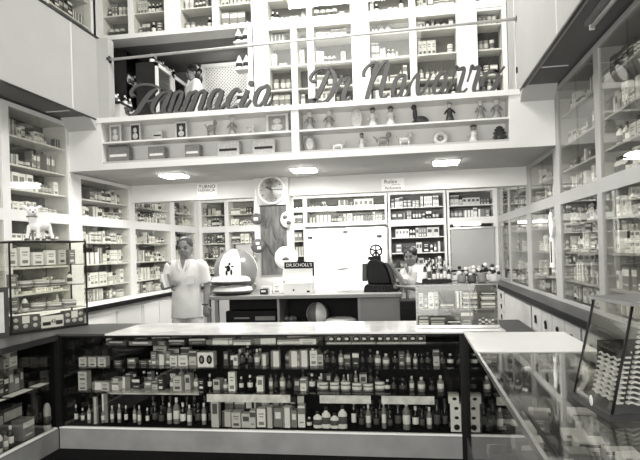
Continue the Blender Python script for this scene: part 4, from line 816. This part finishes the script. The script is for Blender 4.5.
def person(loc, rz, s, label, skin, hairm, arms, top='coat', hair='short', hem=.83, headturn=0):
    r = empty('person', loc, rz, label, 'person'); S = Matrix.Scale(s, 4)
    H = Matrix.Translation((0, -.01, 1.597)) @ Matrix.Rotation(headturn, 4, 'Z') @ Matrix.Diagonal((1.07, 1.03, .97, 1))
    g = MB(S)
    tubepath(g, [(0,.01,.86,.165,.115), (0,0,1.0,.145,.10), (0,0,1.12,.135,.095), (0,0,1.28,.165,.11), (0,.01,1.40,.17,.10), (0,.01,1.46,.10,.075), (0,.0,1.50,.058,.055), (0,-.01,1.56,.054,.055)], 0, 18, 4)
    gh = MB(S @ H)
    tubepath(gh, [(0,-.030,-.122,.022,.022), (0,-.026,-.105,.046,.050), (0,-.012,-.06,.064,.078), (0,-.004,0,.072,.090), (0,0,.05,.075,.096), (0,.004,.09,.062,.084), (0,.006,.115,.034,.05)], 0, 18, 4)
    gh.sph((0, -.098, -.022), (.013, .018, .024)); gh.sph((0, -.088, .022), (.05, .012, .010)); gh.sph((0, -.086, -.066), (.024, .01, .011))
    for q in (-1, 1): gh.sph((q*.074, .008, -.012), (.010, .018, .032)); gh.sph((q*.04, -.07, -.035), (.02, .018, .02))
    n = len(g.v); g.v += gh.v; g.f += [[n+i for i in f] for f in gh.f]; g.m += gh.m; g.sm += gh.sm
    for q, arm in zip((-1, 1), arms):
        e, w_, hd, curl = arm
        tubepath(g, [(q*.13,.01,1.41,.05,.05), (q*.185,.01,1.40,.056,.056), ((q*.185+e[0])/2,(.01+e[1])/2,(1.40+e[2])/2,.046,.046), (*e,.038,.038), ((e[0]*.6+w_[0]*.4),(e[1]*.6+w_[1]*.4),(e[2]*.6+w_[2]*.4),.037,.036), (*w_,.025,.022)], 0, 12, 4)
        hand(g, w_, hd, -q, 1, curl, Vector((0, -1, 0)) if abs(hd[1]) < .8 else Vector((0, 0, 1)))
    for q in (-1, 1): tubepath(g, [(q*.085,.01,.90,.085,.09), (q*.09,0,.72,.078,.08), (q*.095,0,.48,.052,.056), (q*.095,.01,.32,.052,.055), (q*.095,.015,.10,.033,.036), (q*.095,.0,.05,.036,.04)], 0, 12, 4)
    o = g.build('body', skin, r); remesh(o, .0085*s)
    # clothes
    g = MB(S)
    tubepath(g, [(0,.01,hem,.195,.135), (0,.0,1.0,.180,.125), (0,0,1.14,.170,.118), (0,0,1.28,.186,.128), (0,.01,1.39,.190,.118), (0,.012,1.445,.135,.09), (0,.012,1.475,.085,.068)], 0, 22, 4)
    for q, arm in zip((-1, 1), arms):
        e = arm[0]; f_ = .86
        tubepath(g, [(q*.12,.01,1.39,.065,.07), (q*.18,.01,1.395,.072,.072), (q*.185+(e[0]-q*.185)*f_*.5, .01+(e[1]-.01)*f_*.5, 1.40+(e[2]-1.40)*f_*.5, .066,.066), (q*.185+(e[0]-q*.185)*f_, .01+(e[1]-.01)*f_, 1.40+(e[2]-1.40)*f_, .068,.066)], 0, 14, 4)
    o = g.build('white_tunic', COAT, r); remesh(o, .011*s)
    for q in (-1, 1): MB(S).add([(q*.012,-.112,1.34),(q*.055,-.09,1.475),(q*.09,-.078,1.455),(q*.05,-.128,1.38),(q*.012,-.118,1.33),(q*.055,-.096,1.479),(q*.09,-.084,1.459),(q*.05,-.134,1.38)], [(0,1,2,3),(7,6,5,4),(0,4,5,1),(1,5,6,2),(2,6,7,3),(3,7,4,0)]).build('collar', COAT, r)
    MB(S).prism([(-.03, 1.475), (.03, 1.475), (0, 1.36)], .103, .117, 0, Matrix.Rotation(PI/2, 4, 'X')).build('open_neckline', skin, r)
    MB(S).box(.05, .13, -.128, -.118, 1.19, 1.29).build('chest_pocket', COAT, r)
    g = MB(S)
    tubepath(g, [(0,.01,.84,.17,.122), (0,.01,.92,.172,.12), (0,0,1.0,.15,.11)], 0, 20, 3)
    for q in (-1, 1): tubepath(g, [(q*.085,.01,.90,.095,.105), (q*.095,0,.70,.088,.095), (q*.10,0,.45,.072,.08), (q*.10,.01,.08,.065,.075)], 0, 14, 4)
    o = g.build('trousers', COAT, r); remesh(o, .014*s)
    for q in (-1, 1): g = MB(S); g.sph((q*.10, -.05, .045), (.048, .125, .042)); g.box(q*.10-.04, q*.10+.04, -.15, .06, 0, .02); g.build('shoe', T['white'] if top == 'coat' else T['dark'], r)
    # face and hair
    F = S @ H
    for q in (-1, 1):
        MB(F).sph((q*.031, -.0865, .004), (.014, .008, .007)).build('eye', mat('eye_dark', .03, .3, .1, 9), r); MB(F).sph((q*.032, -.093, .027), (.020, .006, .005)).build('eyebrow', HAIR, r)
    MB(F).sph((0, -.0955, -.066), (.020, .004, .0045)).build('lips', mat('lip', .1, .5, .1, 9), r)
    if hair == 'short':
        g = MB(F); g.sph((0, .008, .055), (.084, .099, .090)); g.sph((0, .045, -.01), (.074, .062, .07)); o = g.build('hair', hairm, r)
    else:
        g = MB(F); g.sph((0, .010, .055), (.090, .104, .100)); g.sph((0, .05, -.03), (.085, .07, .09))
        rr = random.Random(3)
        for k in range(34): a = rr.uniform(0, 2*PI); e_ = rr.uniform(0, 1.2); g.sph((math.cos(a)*math.cos(e_)*.088, .03+math.sin(a)*math.cos(e_)*.09 if math.sin(a) > -.5 or e_ > .5 else .03-.05, .04+math.sin(e_)*.09), .024)
        if hair == 'long': g.sph((0, .09, -.09), (.07, .05, .10))
        g.build('hair', hairm, r)
    return r
mp = at(185.5, 247, Y=6.42)
person((mp.x, 6.42, 0), R(3), 1.012, 'standing man in white short sleeved pharmacy tunic holding a packet at his chest', SKIN, HAIRG,
    [((-.265, -.03, 1.17), (-.13, -.20, 1.17), (.75, -.5, .35), .5), ((.235, .02, 1.16), (.235, -.04, .94), (0.02, -.15, -1), .35)], hem=.80)
pk = empty('paper_packet', (mp.x-.11, 6.16, 1.19), R(10), 'white striped packet held by the standing man', 'packet')
for k in range(3): MB(Matrix.Rotation(R(-14), 4, 'Y')).box(-.045+k*.032, -.018+k*.032, -.01, .01, 0, .16-.01*k).build('slip', [T['white'], T['cream'], T['grey']][k], pk)
tag(MB().torus((0, 0, 0), .03, .008).build('wrist_watch', T['dark']), 'dark wrist watch on the standing man\'s hanging arm', 'watch').location = (mp.x+.235, 6.38, .965)
cx = at(411, 257, Y=7.3)
CS = .905; CMx = Matrix.Translation((cx.x+.175, 7.32, 0)) @ Matrix.Rotation(R(-7), 4, 'Y') @ Matrix.Rotation(R(-45), 4, 'Z'); CI = CMx.inverted()
def cl(x, y, z): return tuple((CI @ Vector((x, y, z)))/CS)
def cdv(x, y, z): return tuple(CI.to_3x3() @ Vector((x, y, z)))
cashier = person((0, 0, 0), 0, CS, 'dark haired cashier in white blouse reaching across to the register', SKIN2, HAIR,
    [(cl(-.09, 7.17, 1.10), cl(-.205, 7.17, 1.295), cdv(-.55, .05, .9), .5), (cl(.10, 6.96, 1.06), cl(-.10, 6.94, 1.085), cdv(-1, .1, .1), .25)], top='blouse', hair='curly', headturn=R(30))
cashier.matrix_world = CMx
gp = at(194, 74, Y=7.8)
person((gp.x, 7.8, 2.709), R(-62), (gp.z-2.709)/1.59, 'dark haired woman in white blouse inside the gallery passage, turned left', SKIN2, HAIR,
    [((-.24, -.03, 1.15), (-.20, -.22, 1.05), (.2, -1, .1), .3), ((.24, -.03, 1.15), (.2, -.22, 1.05), (-.2, -1, .1), .3)], top='blouse', hair='long')
# cashier's stool and dark stand
r = empty('stool', (.12, 7.72, 0), 0, 'dark round stool behind the cashier', 'stool'); MB().lathe([(.17,.0),(.18,.02),(.17,.05)], 20, 0, Matrix.Translation((0, 0, .70))).build('seat', BLACK, r)
for k in range(4): a = k*PI/2+.78; MB().cyl((math.cos(a)*.19, math.sin(a)*.19, 0), (math.cos(a)*.1, math.sin(a)*.1, .70), .014, 8).build('leg', BLACK, r)
r = empty('dark_cabinet', ((at(401,310,Y=6.9).x+at(418,310,Y=6.9).x)/2+.02, 6.82, 0), 0, 'small black cabinet between the sideboard and the counter case', 'cabinet'); MB().box(-.13, .14, 0, .3, 0, .92).build('body', BLACK, r); MB().box(-.14, .15, -.01, .31, .92, .935).build('top', WOOD, r); MB().box(-.11, .12, -.008, 0, .1, .85).build('door', BLACK, r)
# ================================================================== GLASS CASE ON THE COUNTER
def glass_case(name, M, W, D, H, label, shelves, frame=IRON, top=GLASS, fr=.012, back=None, topth=.006, uprights=()):
    r = empty(name, M.translation, M.to_euler().z, label, 'display case')
    g = MB()
    g.box(0, W, 0, D, 0, .02); g.build('base', frame, r)
    g = MB()
    for x in (0, W-fr): 
        for y in (0, D-fr): g.box(x, x+fr, y, y+fr, .02, H)
    g.box(fr, W-fr, 0, fr, H-fr, H); g.box(fr, W-fr, D-fr, D, H-fr, H); g.box(0, fr, fr, D-fr, H-fr, H); g.box(W-fr, W, fr, D-fr, H-fr, H)
    for u_ in uprights: g.box(u_-fr/2, u_+fr/2, .001, fr-.001, .02, H-fr)
    g.build('frame', frame, r)
    MB().box(fr, W-fr, .002, .006, .021, H-fr).build('glass_front', GLASS, r); MB().box(.002, .006, fr, D-fr, .021, H-fr).build('glass_side', GLASS, r); MB().box(W-.006, W-.002, fr, D-fr, .021, H-fr).build('glass_side', GLASS, r)
    MB().box(0, W, 0, D, H+.0005, H+topth).build('top_glass', top, r)
    if back: MB().box(fr, W-fr, D-.006, D-.002, .021, H-fr).build('back_panel', back, r)
    else: MB().box(fr, W-fr, D-.006, D-.002, .021, H-fr).build('back_panel', GLASS, r)
    for z in shelves: MB().box(fr*.6, W-fr*.6, .008, D-.008, z-.006, z).build('glass_shelf', GLASSH, r); MB().box(fr, W-fr, .0075, .0105, z-.009, z-.0065+.003).build('shelf_edge', IRON if frame is IRON else frame, r)
    return r
# centre case
A = at(416, 328, Z=.9335); B_ = at(498, 330, Z=.9335); CYc = 4.47; cx0 = at(416, 300, Y=CYc).x; cx1 = at(498, 300, Y=CYc).x; CH = at(450, 284.5, Y=CYc).z-.933
CM = Matrix.Translation((cx0, CYc, .9335)); Wc = cx1-cx0
cc = glass_case('counter_case', CM, Wc, .30, CH, 'small glass display case standing on the front counter before the cashier', [.145], mat('dull_steel', .25, .4, .1, 9, metal=.9), uprights=(Wc*.66,), fr=.007, back=GREY)
MB().box(-.005, Wc+.005, -.008, -.001, 0, .022).build('bright_base_strip', CHROME, cc)
rg = random.Random(5); WC = 'glass case on the front counter'
def incase(var, x, y, z, w_, d_, h_, wh): put('medicine_carton', var, cx0+x+w_/2, CYc+y, .9335+z, 0, w_, d_, h_, wh+' of the '+WC)
for x, w_, h_, t in ((.02, .035, .115, 'cream'), (.06, .03, .10, 'grey'), (.095, .04, .12, 'white'), (.14, .03, .125, 'cream')): incase((t, 3), x, .07, .1455, w_, .05, h_, 'upper left')
for x, w_, h_, t in ((.185, .10, .03, 'grey'), (.19, .09, .025, 'slate')): incase((t, 1), x, .08 if h_ > .026 else .16, .1455, w_, .06, h_, 'upper middle')
incase(('white', 2), .30, .07, .1455, .022, .06, .125, 'upper middle'); incase(('cream', 2), .325, .07, .1455, .022, .06, .125, 'upper middle')
for k in range(6): incase((['white', 'slate', 'cream', 'dark', 'white', 'grey'][k], 1), .355, .08, .1455+k*.0188, .105, .08, .018, 'upper right stack')
for k in range(5): incase((['cream', 'white', 'slate', 'white', 'dark'][k], 1), Wc-.115, .08, .1455+k*.0228, .10, .08, .022, 'right end stack')
for x, w_, h_, t in ((.02, .07, .03, 'white'), (.025, .065, .06, 'slate'), (.11, .10, .025, 'cream'), (.11, .11, .05, 'slate'), (.235, .09, .03, 'dark'), (.34, .07, .02, 'cream'), (.34, .09, .09, 'grey')): incase((t, 1), x, .05 if h_ < .04 else .14, .0205, w_, .06, h_, 'bottom')
for k in range(5): put('medicine_bottle', ['white', 'brown', 'white', 'clear', 'white'][k], cx0+Wc-.13+k*.024, CYc+.05, .954, 0, .021, .021, .05, 'bottom right of the '+WC)
incase(('cream', 3), .12, .06, .0765-.0, .10, .04, .001, 'bottom') if False else None
tz = .9335+CH+.0065
tray = empty('bottle_tray', (at(437, 282, Y=4.6).x, 4.6, tz), 0, 'dark tray of small bottles on the counter case', 'tray'); MB().box(-.115, .11, -.05, .07, 0, .006).box(-.115, .11, -.054, -.05, 0, .03).box(-.115, .11, .07, .074, 0, .03).build('tray', BLACK, tray)
x = -.105; k = 0
while x < .09:
    ww = rg.uniform(.02, .034); put('medicine_bottle', ['brown', 'white', 'brown', 'clear', 'brown', 'grey'][k % 6], tray.location.x+x+ww/2, 4.58, tz+.0065, 0, ww, ww, rg.uniform(.11, .17), 'dark tray on the counter case'); put('medicine_bottle', rg.choice(['brown', 'grey', 'clear']), tray.location.x+x+ww/2, 4.635, tz+.0065, 0, ww, ww, rg.uniform(.13, .18), 'back of the dark tray on the counter case'); x += ww+.004; k += 1
for u, lab, h_, t in [(462, 'left one', .10, 'grey'), (472, 'second from the left', .09, 'slate'), (482, 'second from the right', .12, 'grey'), (494, 'right one', .10, 'cream')]:
    x = at(u, 284, Y=4.6).x; r = empty('flower_jar', (x, 4.6, tz), 0, 'small jar topped with pale blossoms on the counter case, '+lab, 'jar'); MB().lathe([(.03,0),(.036,.01),(.034,h_*.55),(.028,h_*.6)], 14).build('jar', T[t], r)
    for k in range(6): MB().sph((rg.uniform(-.035, .035), rg.uniform(-.02, .02), h_*.65+rg.uniform(0, .06)), (.016, .014, .014), 0, 8, 6).build('blossom', rg.choice([T['white'], T['cream'], T['dark']]), r)
    for k in range(2): q = rg.uniform(-.02, .02); MB().cyl((q*.5, 0, h_*.4), (q, 0, h_*.75), .003, 6).build('stem', T['dark'], r)
# left case, turned towards the room
A = Vector((-3.235, 4.24, .9305)); Bv = Vector((-2.925, 4.86, .9305)); ang = math.atan2(Bv.y-A.y, Bv.x-A.x); WL = (Bv-A).length
LM = Matrix.Translation(A) @ Matrix.Rotation(ang, 4, 'Z')
lcase = glass_case('glass_display_case', LM, WL, .26, .77, 'tall dark framed glass case on the left counter with a toy lamb on top', [.18, .385, .565], IRON, fr=.012, uprights=())
ll = random.Random(21)
for z, hh, kind in ((.0205, .12, 'card'), (.1805, .13, 'round'), (.3855, .13, 'round'), (.5655, .17, 'tall')):
    x = .03
    while x < WL-.1:
        p = LM @ Vector((x, .09, z)); t = ll.random()
        if kind == 'card': break
        if kind == 'round' and t < .55:
            ww = ll.uniform(.10, .13); q = LM @ Vector((x+ww/2, .10, z)); put('ointment_jar', 'white', q.x, q.y, q.z, ang, ww, ww, ll.uniform(.035, .065), 'shelves of the tall glass case on the left counter'); x += ww+.02
        else:
            ww = ll.uniform(.04, .09); q = LM @ Vector((x+ww/2, .09, z)); put('medicine_carton' if t < .85 else 'medicine_bottle', (ll.choice(['white', 'white', 'cream', 'grey']), 3) if t < .85 else 'white', q.x, q.y, q.z, ang, ww if t < .85 else .045, .05 if t < .85 else .045, ll.uniform(.6, 1)*hh, 'shelves of the tall glass case on the left counter'); x += ww+.03
for (x0_, x1_, s) in ((.02, .27, 'left'), (.49, .68, 'right')):
    r = empty('printed_pack', LM @ Vector(((x0_+x1_)/2, .05, .0205)), ang, 'grey pack of soap printed with discs at the %s bottom of the glass case' % s, 'pack'); W = x1_-x0_
    MB().box(-W/2, W/2, 0, .06, 0, .125).build('pack', T['slate'], r)
    for i in range(3):
        for j in range(2): MB().sph((W*(-.33+.33*i), -.002, .035+.055*j), (.022, .004, .018), 0, 10, 6).build('printed_disc', T['cream'], r)
    MB().box(-.03, .03, -.008, -.004, .06, .12).build('price_ticket', PAPER, r)
r = empty('price_card', LM @ Vector((.38, .045, .0205)), ang, 'wide white price card between the two soap packs', 'card'); MB().box(-.10, .10, 0, .008, 0, .10).build('card', PAPER, r); MB().box(-.09, -.02, -.003, 0, .02, .05).box(.03, .09, -.003, 0, .02, .055).build('print', T['dark'], r)
text('45', .05, r, BLACK, Matrix.Translation((.005, -.004, .05)) @ FRONT)
# lamb on top
lp = LM @ Vector((.27, .10, .777)); r = empty('toy_lamb', lp, ang-R(22), 'white toy lamb with perked ears standing on the left glass case', 'toy')
g = MB(); tubepath(g, [(-.02,-.02,.15,.03,.03), (0,0,.14,.052,.055), (.05,.05,.135,.05,.052), (.10,.10,.14,.05,.05), (.12,.12,.145,.025,.025)], 0, 14)
tubepath(g, [(.0,0,.15,.04,.04), (-.02,-.03,.20,.036,.036), (-.02,-.045,.235,.03,.03)], 0, 12)
g.sph((-.02, -.06, .25), (.045, .048, .042)); g.sph((-.02, -.10, .235), (.024, .03, .022))
for x_, y_, dx in ((-.035, -.02, -.03), (.03, -.03, -.01), (.075, .11, .01), (.125, .08, .03)): tubepath(g, [(x_, y_, .13, .024, .024), (x_+dx*.5, y_, .07, .016, .016), (x_+dx, y_-.005, .012, .015, .015)], 0, 10)
for q in (-1, 1): tubepath(g, [(-.02+q*.035, -.05, .275, .012, .010), (-.02+q*.06, -.05, .288, .016, .008), (-.02+q*.085, -.055, .290, .005, .004)], 0, 8)
tubepath(g, [(.12,.12,.16,.012,.012), (.145,.145,.17,.014,.012), (.16,.155,.15,.006,.006)], 0, 8)
o = g.build('body', T['white'], r); remesh(o, .006)
for q in (-1, 1): MB().sph((-.02+q*.018, -.103, .257), (.006, .005, .007), 0, 8, 6).build('eye', BLACK, r)
MB().sph((-.02, -.128, .238), (.010, .006, .007), 0, 8, 6).build('nose', BLACK, r)
MB().torus((-.02, -.03, .205), .038, .008, 0, 16, 6).build('collar_ribbon', T['grey'], r)
for x_, y_ in ((-.065, -.028), (.02, -.038), (.085, .105), (.155, .075)): MB().lathe([(.017,0),(.018,.014),(.012,.02)], 10, 0, Matrix.Translation((x_, y_, 0))).build('hoof', T['slate'], r)
# framed card at the left edge
p0 = at(-9, 341, Z=.9305); p1 = at(9.5, 337, Z=.9305)
r = empty('framed_show_card', (p1.x, p1.y, .9305), math.atan2(p1.y-p0.y, p1.x-p0.x)*0+R(55), 'dark framed show card standing on the left counter beside the glass case', 'picture')
MB().box(-.30, 0, 0, .02, 0, .40).build('frame', WOODM, r); MB().box(-.27, -.035, -.003, 0, .04, .36).build('picture', T['cream'], r); MB().box(-.17, -.13, .02, .12, 0, .25).build('stand', WOODM, r)
# ================================================================== COMB CASE ON THE RIGHT COUNTER
A = Vector((.636, 2.45, .9305)); Bc = Vector((.675, 2.135, .9305)); Cc = Vector((.99, 2.185, .9305)); Dc = A+(Cc-Bc)
sh = Vector((.115, .11, 0)); HT = .385
r = empty('comb_case', ((A+Cc)/2), 0, 'leaning glass case with wooden lid full of wavy combs on the right counter', 'display case'); o_ = -((A+Cc)/2)
base = [A, Bc, Cc, Dc]
def frus(pts, z0, z1, name, m, grow=0):
    c = sum(pts, Vector())/4; k0, k1 = z0/HT, z1/HT; lo = [p+(p-c).normalized()*grow+sh*k0+Vector((0, 0, z0))+o_ for p in pts]; hi = [p+(p-c).normalized()*grow+sh*k1+Vector((0, 0, z1))+o_ for p in pts]
    return MB().add([tuple(p) for p in lo+hi], [(3,2,1,0),(4,5,6,7),(0,1,5,4),(1,2,6,5),(2,3,7,6),(3,0,4,7)]).build(name, m, r)
frus(base, 0, .02, 'wooden_base', WOOD, .03); frus(base, HT, HT+.012, 'wooden_lid', mat('lid_wood', .16, .4, .15, 7, stretch=(1, .2, 1)), .025)
for nm, p in zip('abcd', base): MB().cyl(p+o_+Vector((0, 0, .02)), p+o_+sh+Vector((0, 0, HT)), .0055, 8).build('corner_post', BLACK, r)
for a, b in ((A, Bc), (Bc, Cc), (Cc, Dc), (Dc, A)):
    d = (b-a).normalized()*.006; nrm = Vector((-(b-a).y, (b-a).x, 0)).normalized()*.002; q = [a+d, b-d]
    v = [p+o_+s_*nrm+Vector((0, 0, .021)) for s_ in (-1, 1) for p in q]+[p+o_+s_*nrm+sh*.99+Vector((0, 0, HT-.001)) for s_ in (-1, 1) for p in q]
    MB().add([tuple(x_) for x_ in v], [(0,1,5,4),(2,6,7,3),(0,4,6,2),(1,3,7,5),(0,2,3,1),(4,5,7,6)]).build('glass_pane', GLASS, r)
def comb(M, label, group):
    g = MB(M); n = 32; L_ = .20; v = []; f = []
    for i in range(n+1):
        x = -L_/2+L_*i/n; zz = math.sin(i/n*PI*8)*.004
        for (y, z) in ((0, zz), (0, zz+.0065), (.02, zz+.0065), (.02, zz)): v.append((x, y, z))
    for i in range(n):
        b = i*4
        for k in range(4): f.append((b+k, b+(k+1) % 4, b+4+(k+1) % 4, b+4+k))
    f += [(3,2,1,0), (n*4, n*4+1, n*4+2, n*4+3)]; g.add(v, f); return g.mesh('comb', mat('comb_plastic', .5, .3, .05, 9))
cm1 = comb(Matrix.Identity(4), '', '')
cc_ = (A+Cc)/2+sh*.5; dirF = (Cc-Bc).normalized(); aF = math.atan2(dirF.y, dirF.x); dirS = (Bc-A).normalized(); aS = math.atan2(dirS.y, dirS.x)
for k in range(19):
    z = .04+k*.0172; s_ = sh*(z/HT); p = Bc+(Cc-Bc)*.5+s_+Vector((0, 0, z))+Vector((-.0, .03, 0))
    tag_o = bpy.data.objects.new('comb', cm1); C.objects.link(tag_o); tag_o.location = p; tag_o.rotation_euler.z = aF; tag(tag_o, 'white wavy comb in the front stack of the leaning comb case', 'comb', 'combs on the front side of the case')
    if k < 11:
        p = A+(Bc-A)*.52+s_+Vector((.02, 0, z)); t2 = bpy.data.objects.new('comb', cm1); C.objects.link(t2); t2.location = p+Vector((.012, 0, 0)); t2.rotation_euler.z = aS; t2.scale.x = 1.05
        tag(t2, 'white wavy comb in the side stack of the leaning comb case', 'comb', 'combs on the long side of the case')
tag(MB().prism([((Vector(p)+sh*.0)-A-(Cc-A)*.5).xy[:] for p in [A*.86+Cc*.14, Bc*.86+Dc*.14, Cc*.86+A*.14, Dc*.86+Bc*.14]], 0, .205).build('comb_stand', BLACKM), 'black block behind the combs inside the comb case', 'stand').location = A+(Cc-A)*.5+Vector((.045, .055, .0205))
p = at(593, 397, Z=.98); tag(MB().sph((0, 0, 0), (.004, .018, .02)).build('round_tag', T['cream']), 'pale round tag at the foot of the comb case', 'tag').location = (A+(Bc-A)*.6+Vector((-.016, 0, .035))).to_tuple()
# small card hanging on the right wall stile
p = at(552.5, 252, X=XR-.01); r = empty('vertical_sign', (XR-.012, p.y, p.z-.17), 0, 'white narrow vertical sign with dark lettering on the right cabinet post', 'sign'); MB().box(-.01, .008, -.07, .07, 0, .34).build('board', PAPER, r)
MB().box(-.013, -.010, -.03, .03, .05, .29).build('dark_lettering', BLACK, r)
tag(MB(Matrix.Translation((XR-.03, at(554, 222, X=XR).y, at(554, 222, X=XR).z-.16))).sph((0, 0, .1), (.02, .06, .12)).sph((0, 0, .23), (.02, .03, .045)).build('paper_bird', T['white']), 'white paper bird shape pinned to the right cabinet post', 'decoration')
# ================================================================== FLUSH THE GOODS
MESH = {'medicine_carton': CART, 'medicine_bottle': BOT, 'ointment_jar': JAR, 'powder_tin': TIN}
TN = {'white': 'white', 'cream': 'cream', 'grey': 'grey', 'slate': 'dark grey', 'dark': 'very dark', 'black': 'black', 'brown': 'dark glass', 'plain': 'plain dark', 'clear': 'clear glass'}
WORD = {'medicine_carton': 'carton', 'medicine_bottle': 'bottle', 'ointment_jar': 'jar', 'powder_tin': 'tin'}
CAP = 298
for kind, lib in MESH.items():
    lots = [l for l in LOTS if l[0] == kind]
    lots.sort(key=lambda l: -(l[6]*l[8])**.5/math.hypot(l[2], l[3])-(1 if (l[3] < 5 and False) else 0))
    g = MB(); slots = []
    for i, (k_, var, x, y, z, rz, w_, d_, h_, where) in enumerate(lots):
        me = lib[var]
        if i < CAP:
            o = bpy.data.objects.new(kind, me); C.objects.link(o); o.location = (x, y, z); o.rotation_euler.z = rz; o.scale = (w_, d_, h_)
            t = TN[var[0] if isinstance(var, tuple) else var]; lab = '%s %s, %s' % (t, WORD[kind], where)
            tag(o, ' '.join(lab.split()[:16]), WORD[kind], '%s %ss, %s' % (t, WORD[kind], where))
        else:
            ms = []
            for mm in me.materials:
                if mm not in slots: slots.append(mm)
                ms.append(slots.index(mm))
            M = Matrix.Translation((x, y, z)) @ Matrix.Rotation(rz, 4, 'Z') @ Matrix.Diagonal((w_, d_, h_, 1)); n = len(g.v)
            g.v += [tuple(M @ v.co) for v in me.vertices]
            for p in me.polygons: g.f.append([n+q for q in p.vertices]); g.m.append(ms[p.material_index]); g.sm.append(p.use_smooth)
    if g.v: tag(g.build(kind+'_assortment', slots), 'the many small %ss filling the further shelves' % WORD[kind], WORD[kind]+'s', None, 'stuff')
    print(kind, len(lots))
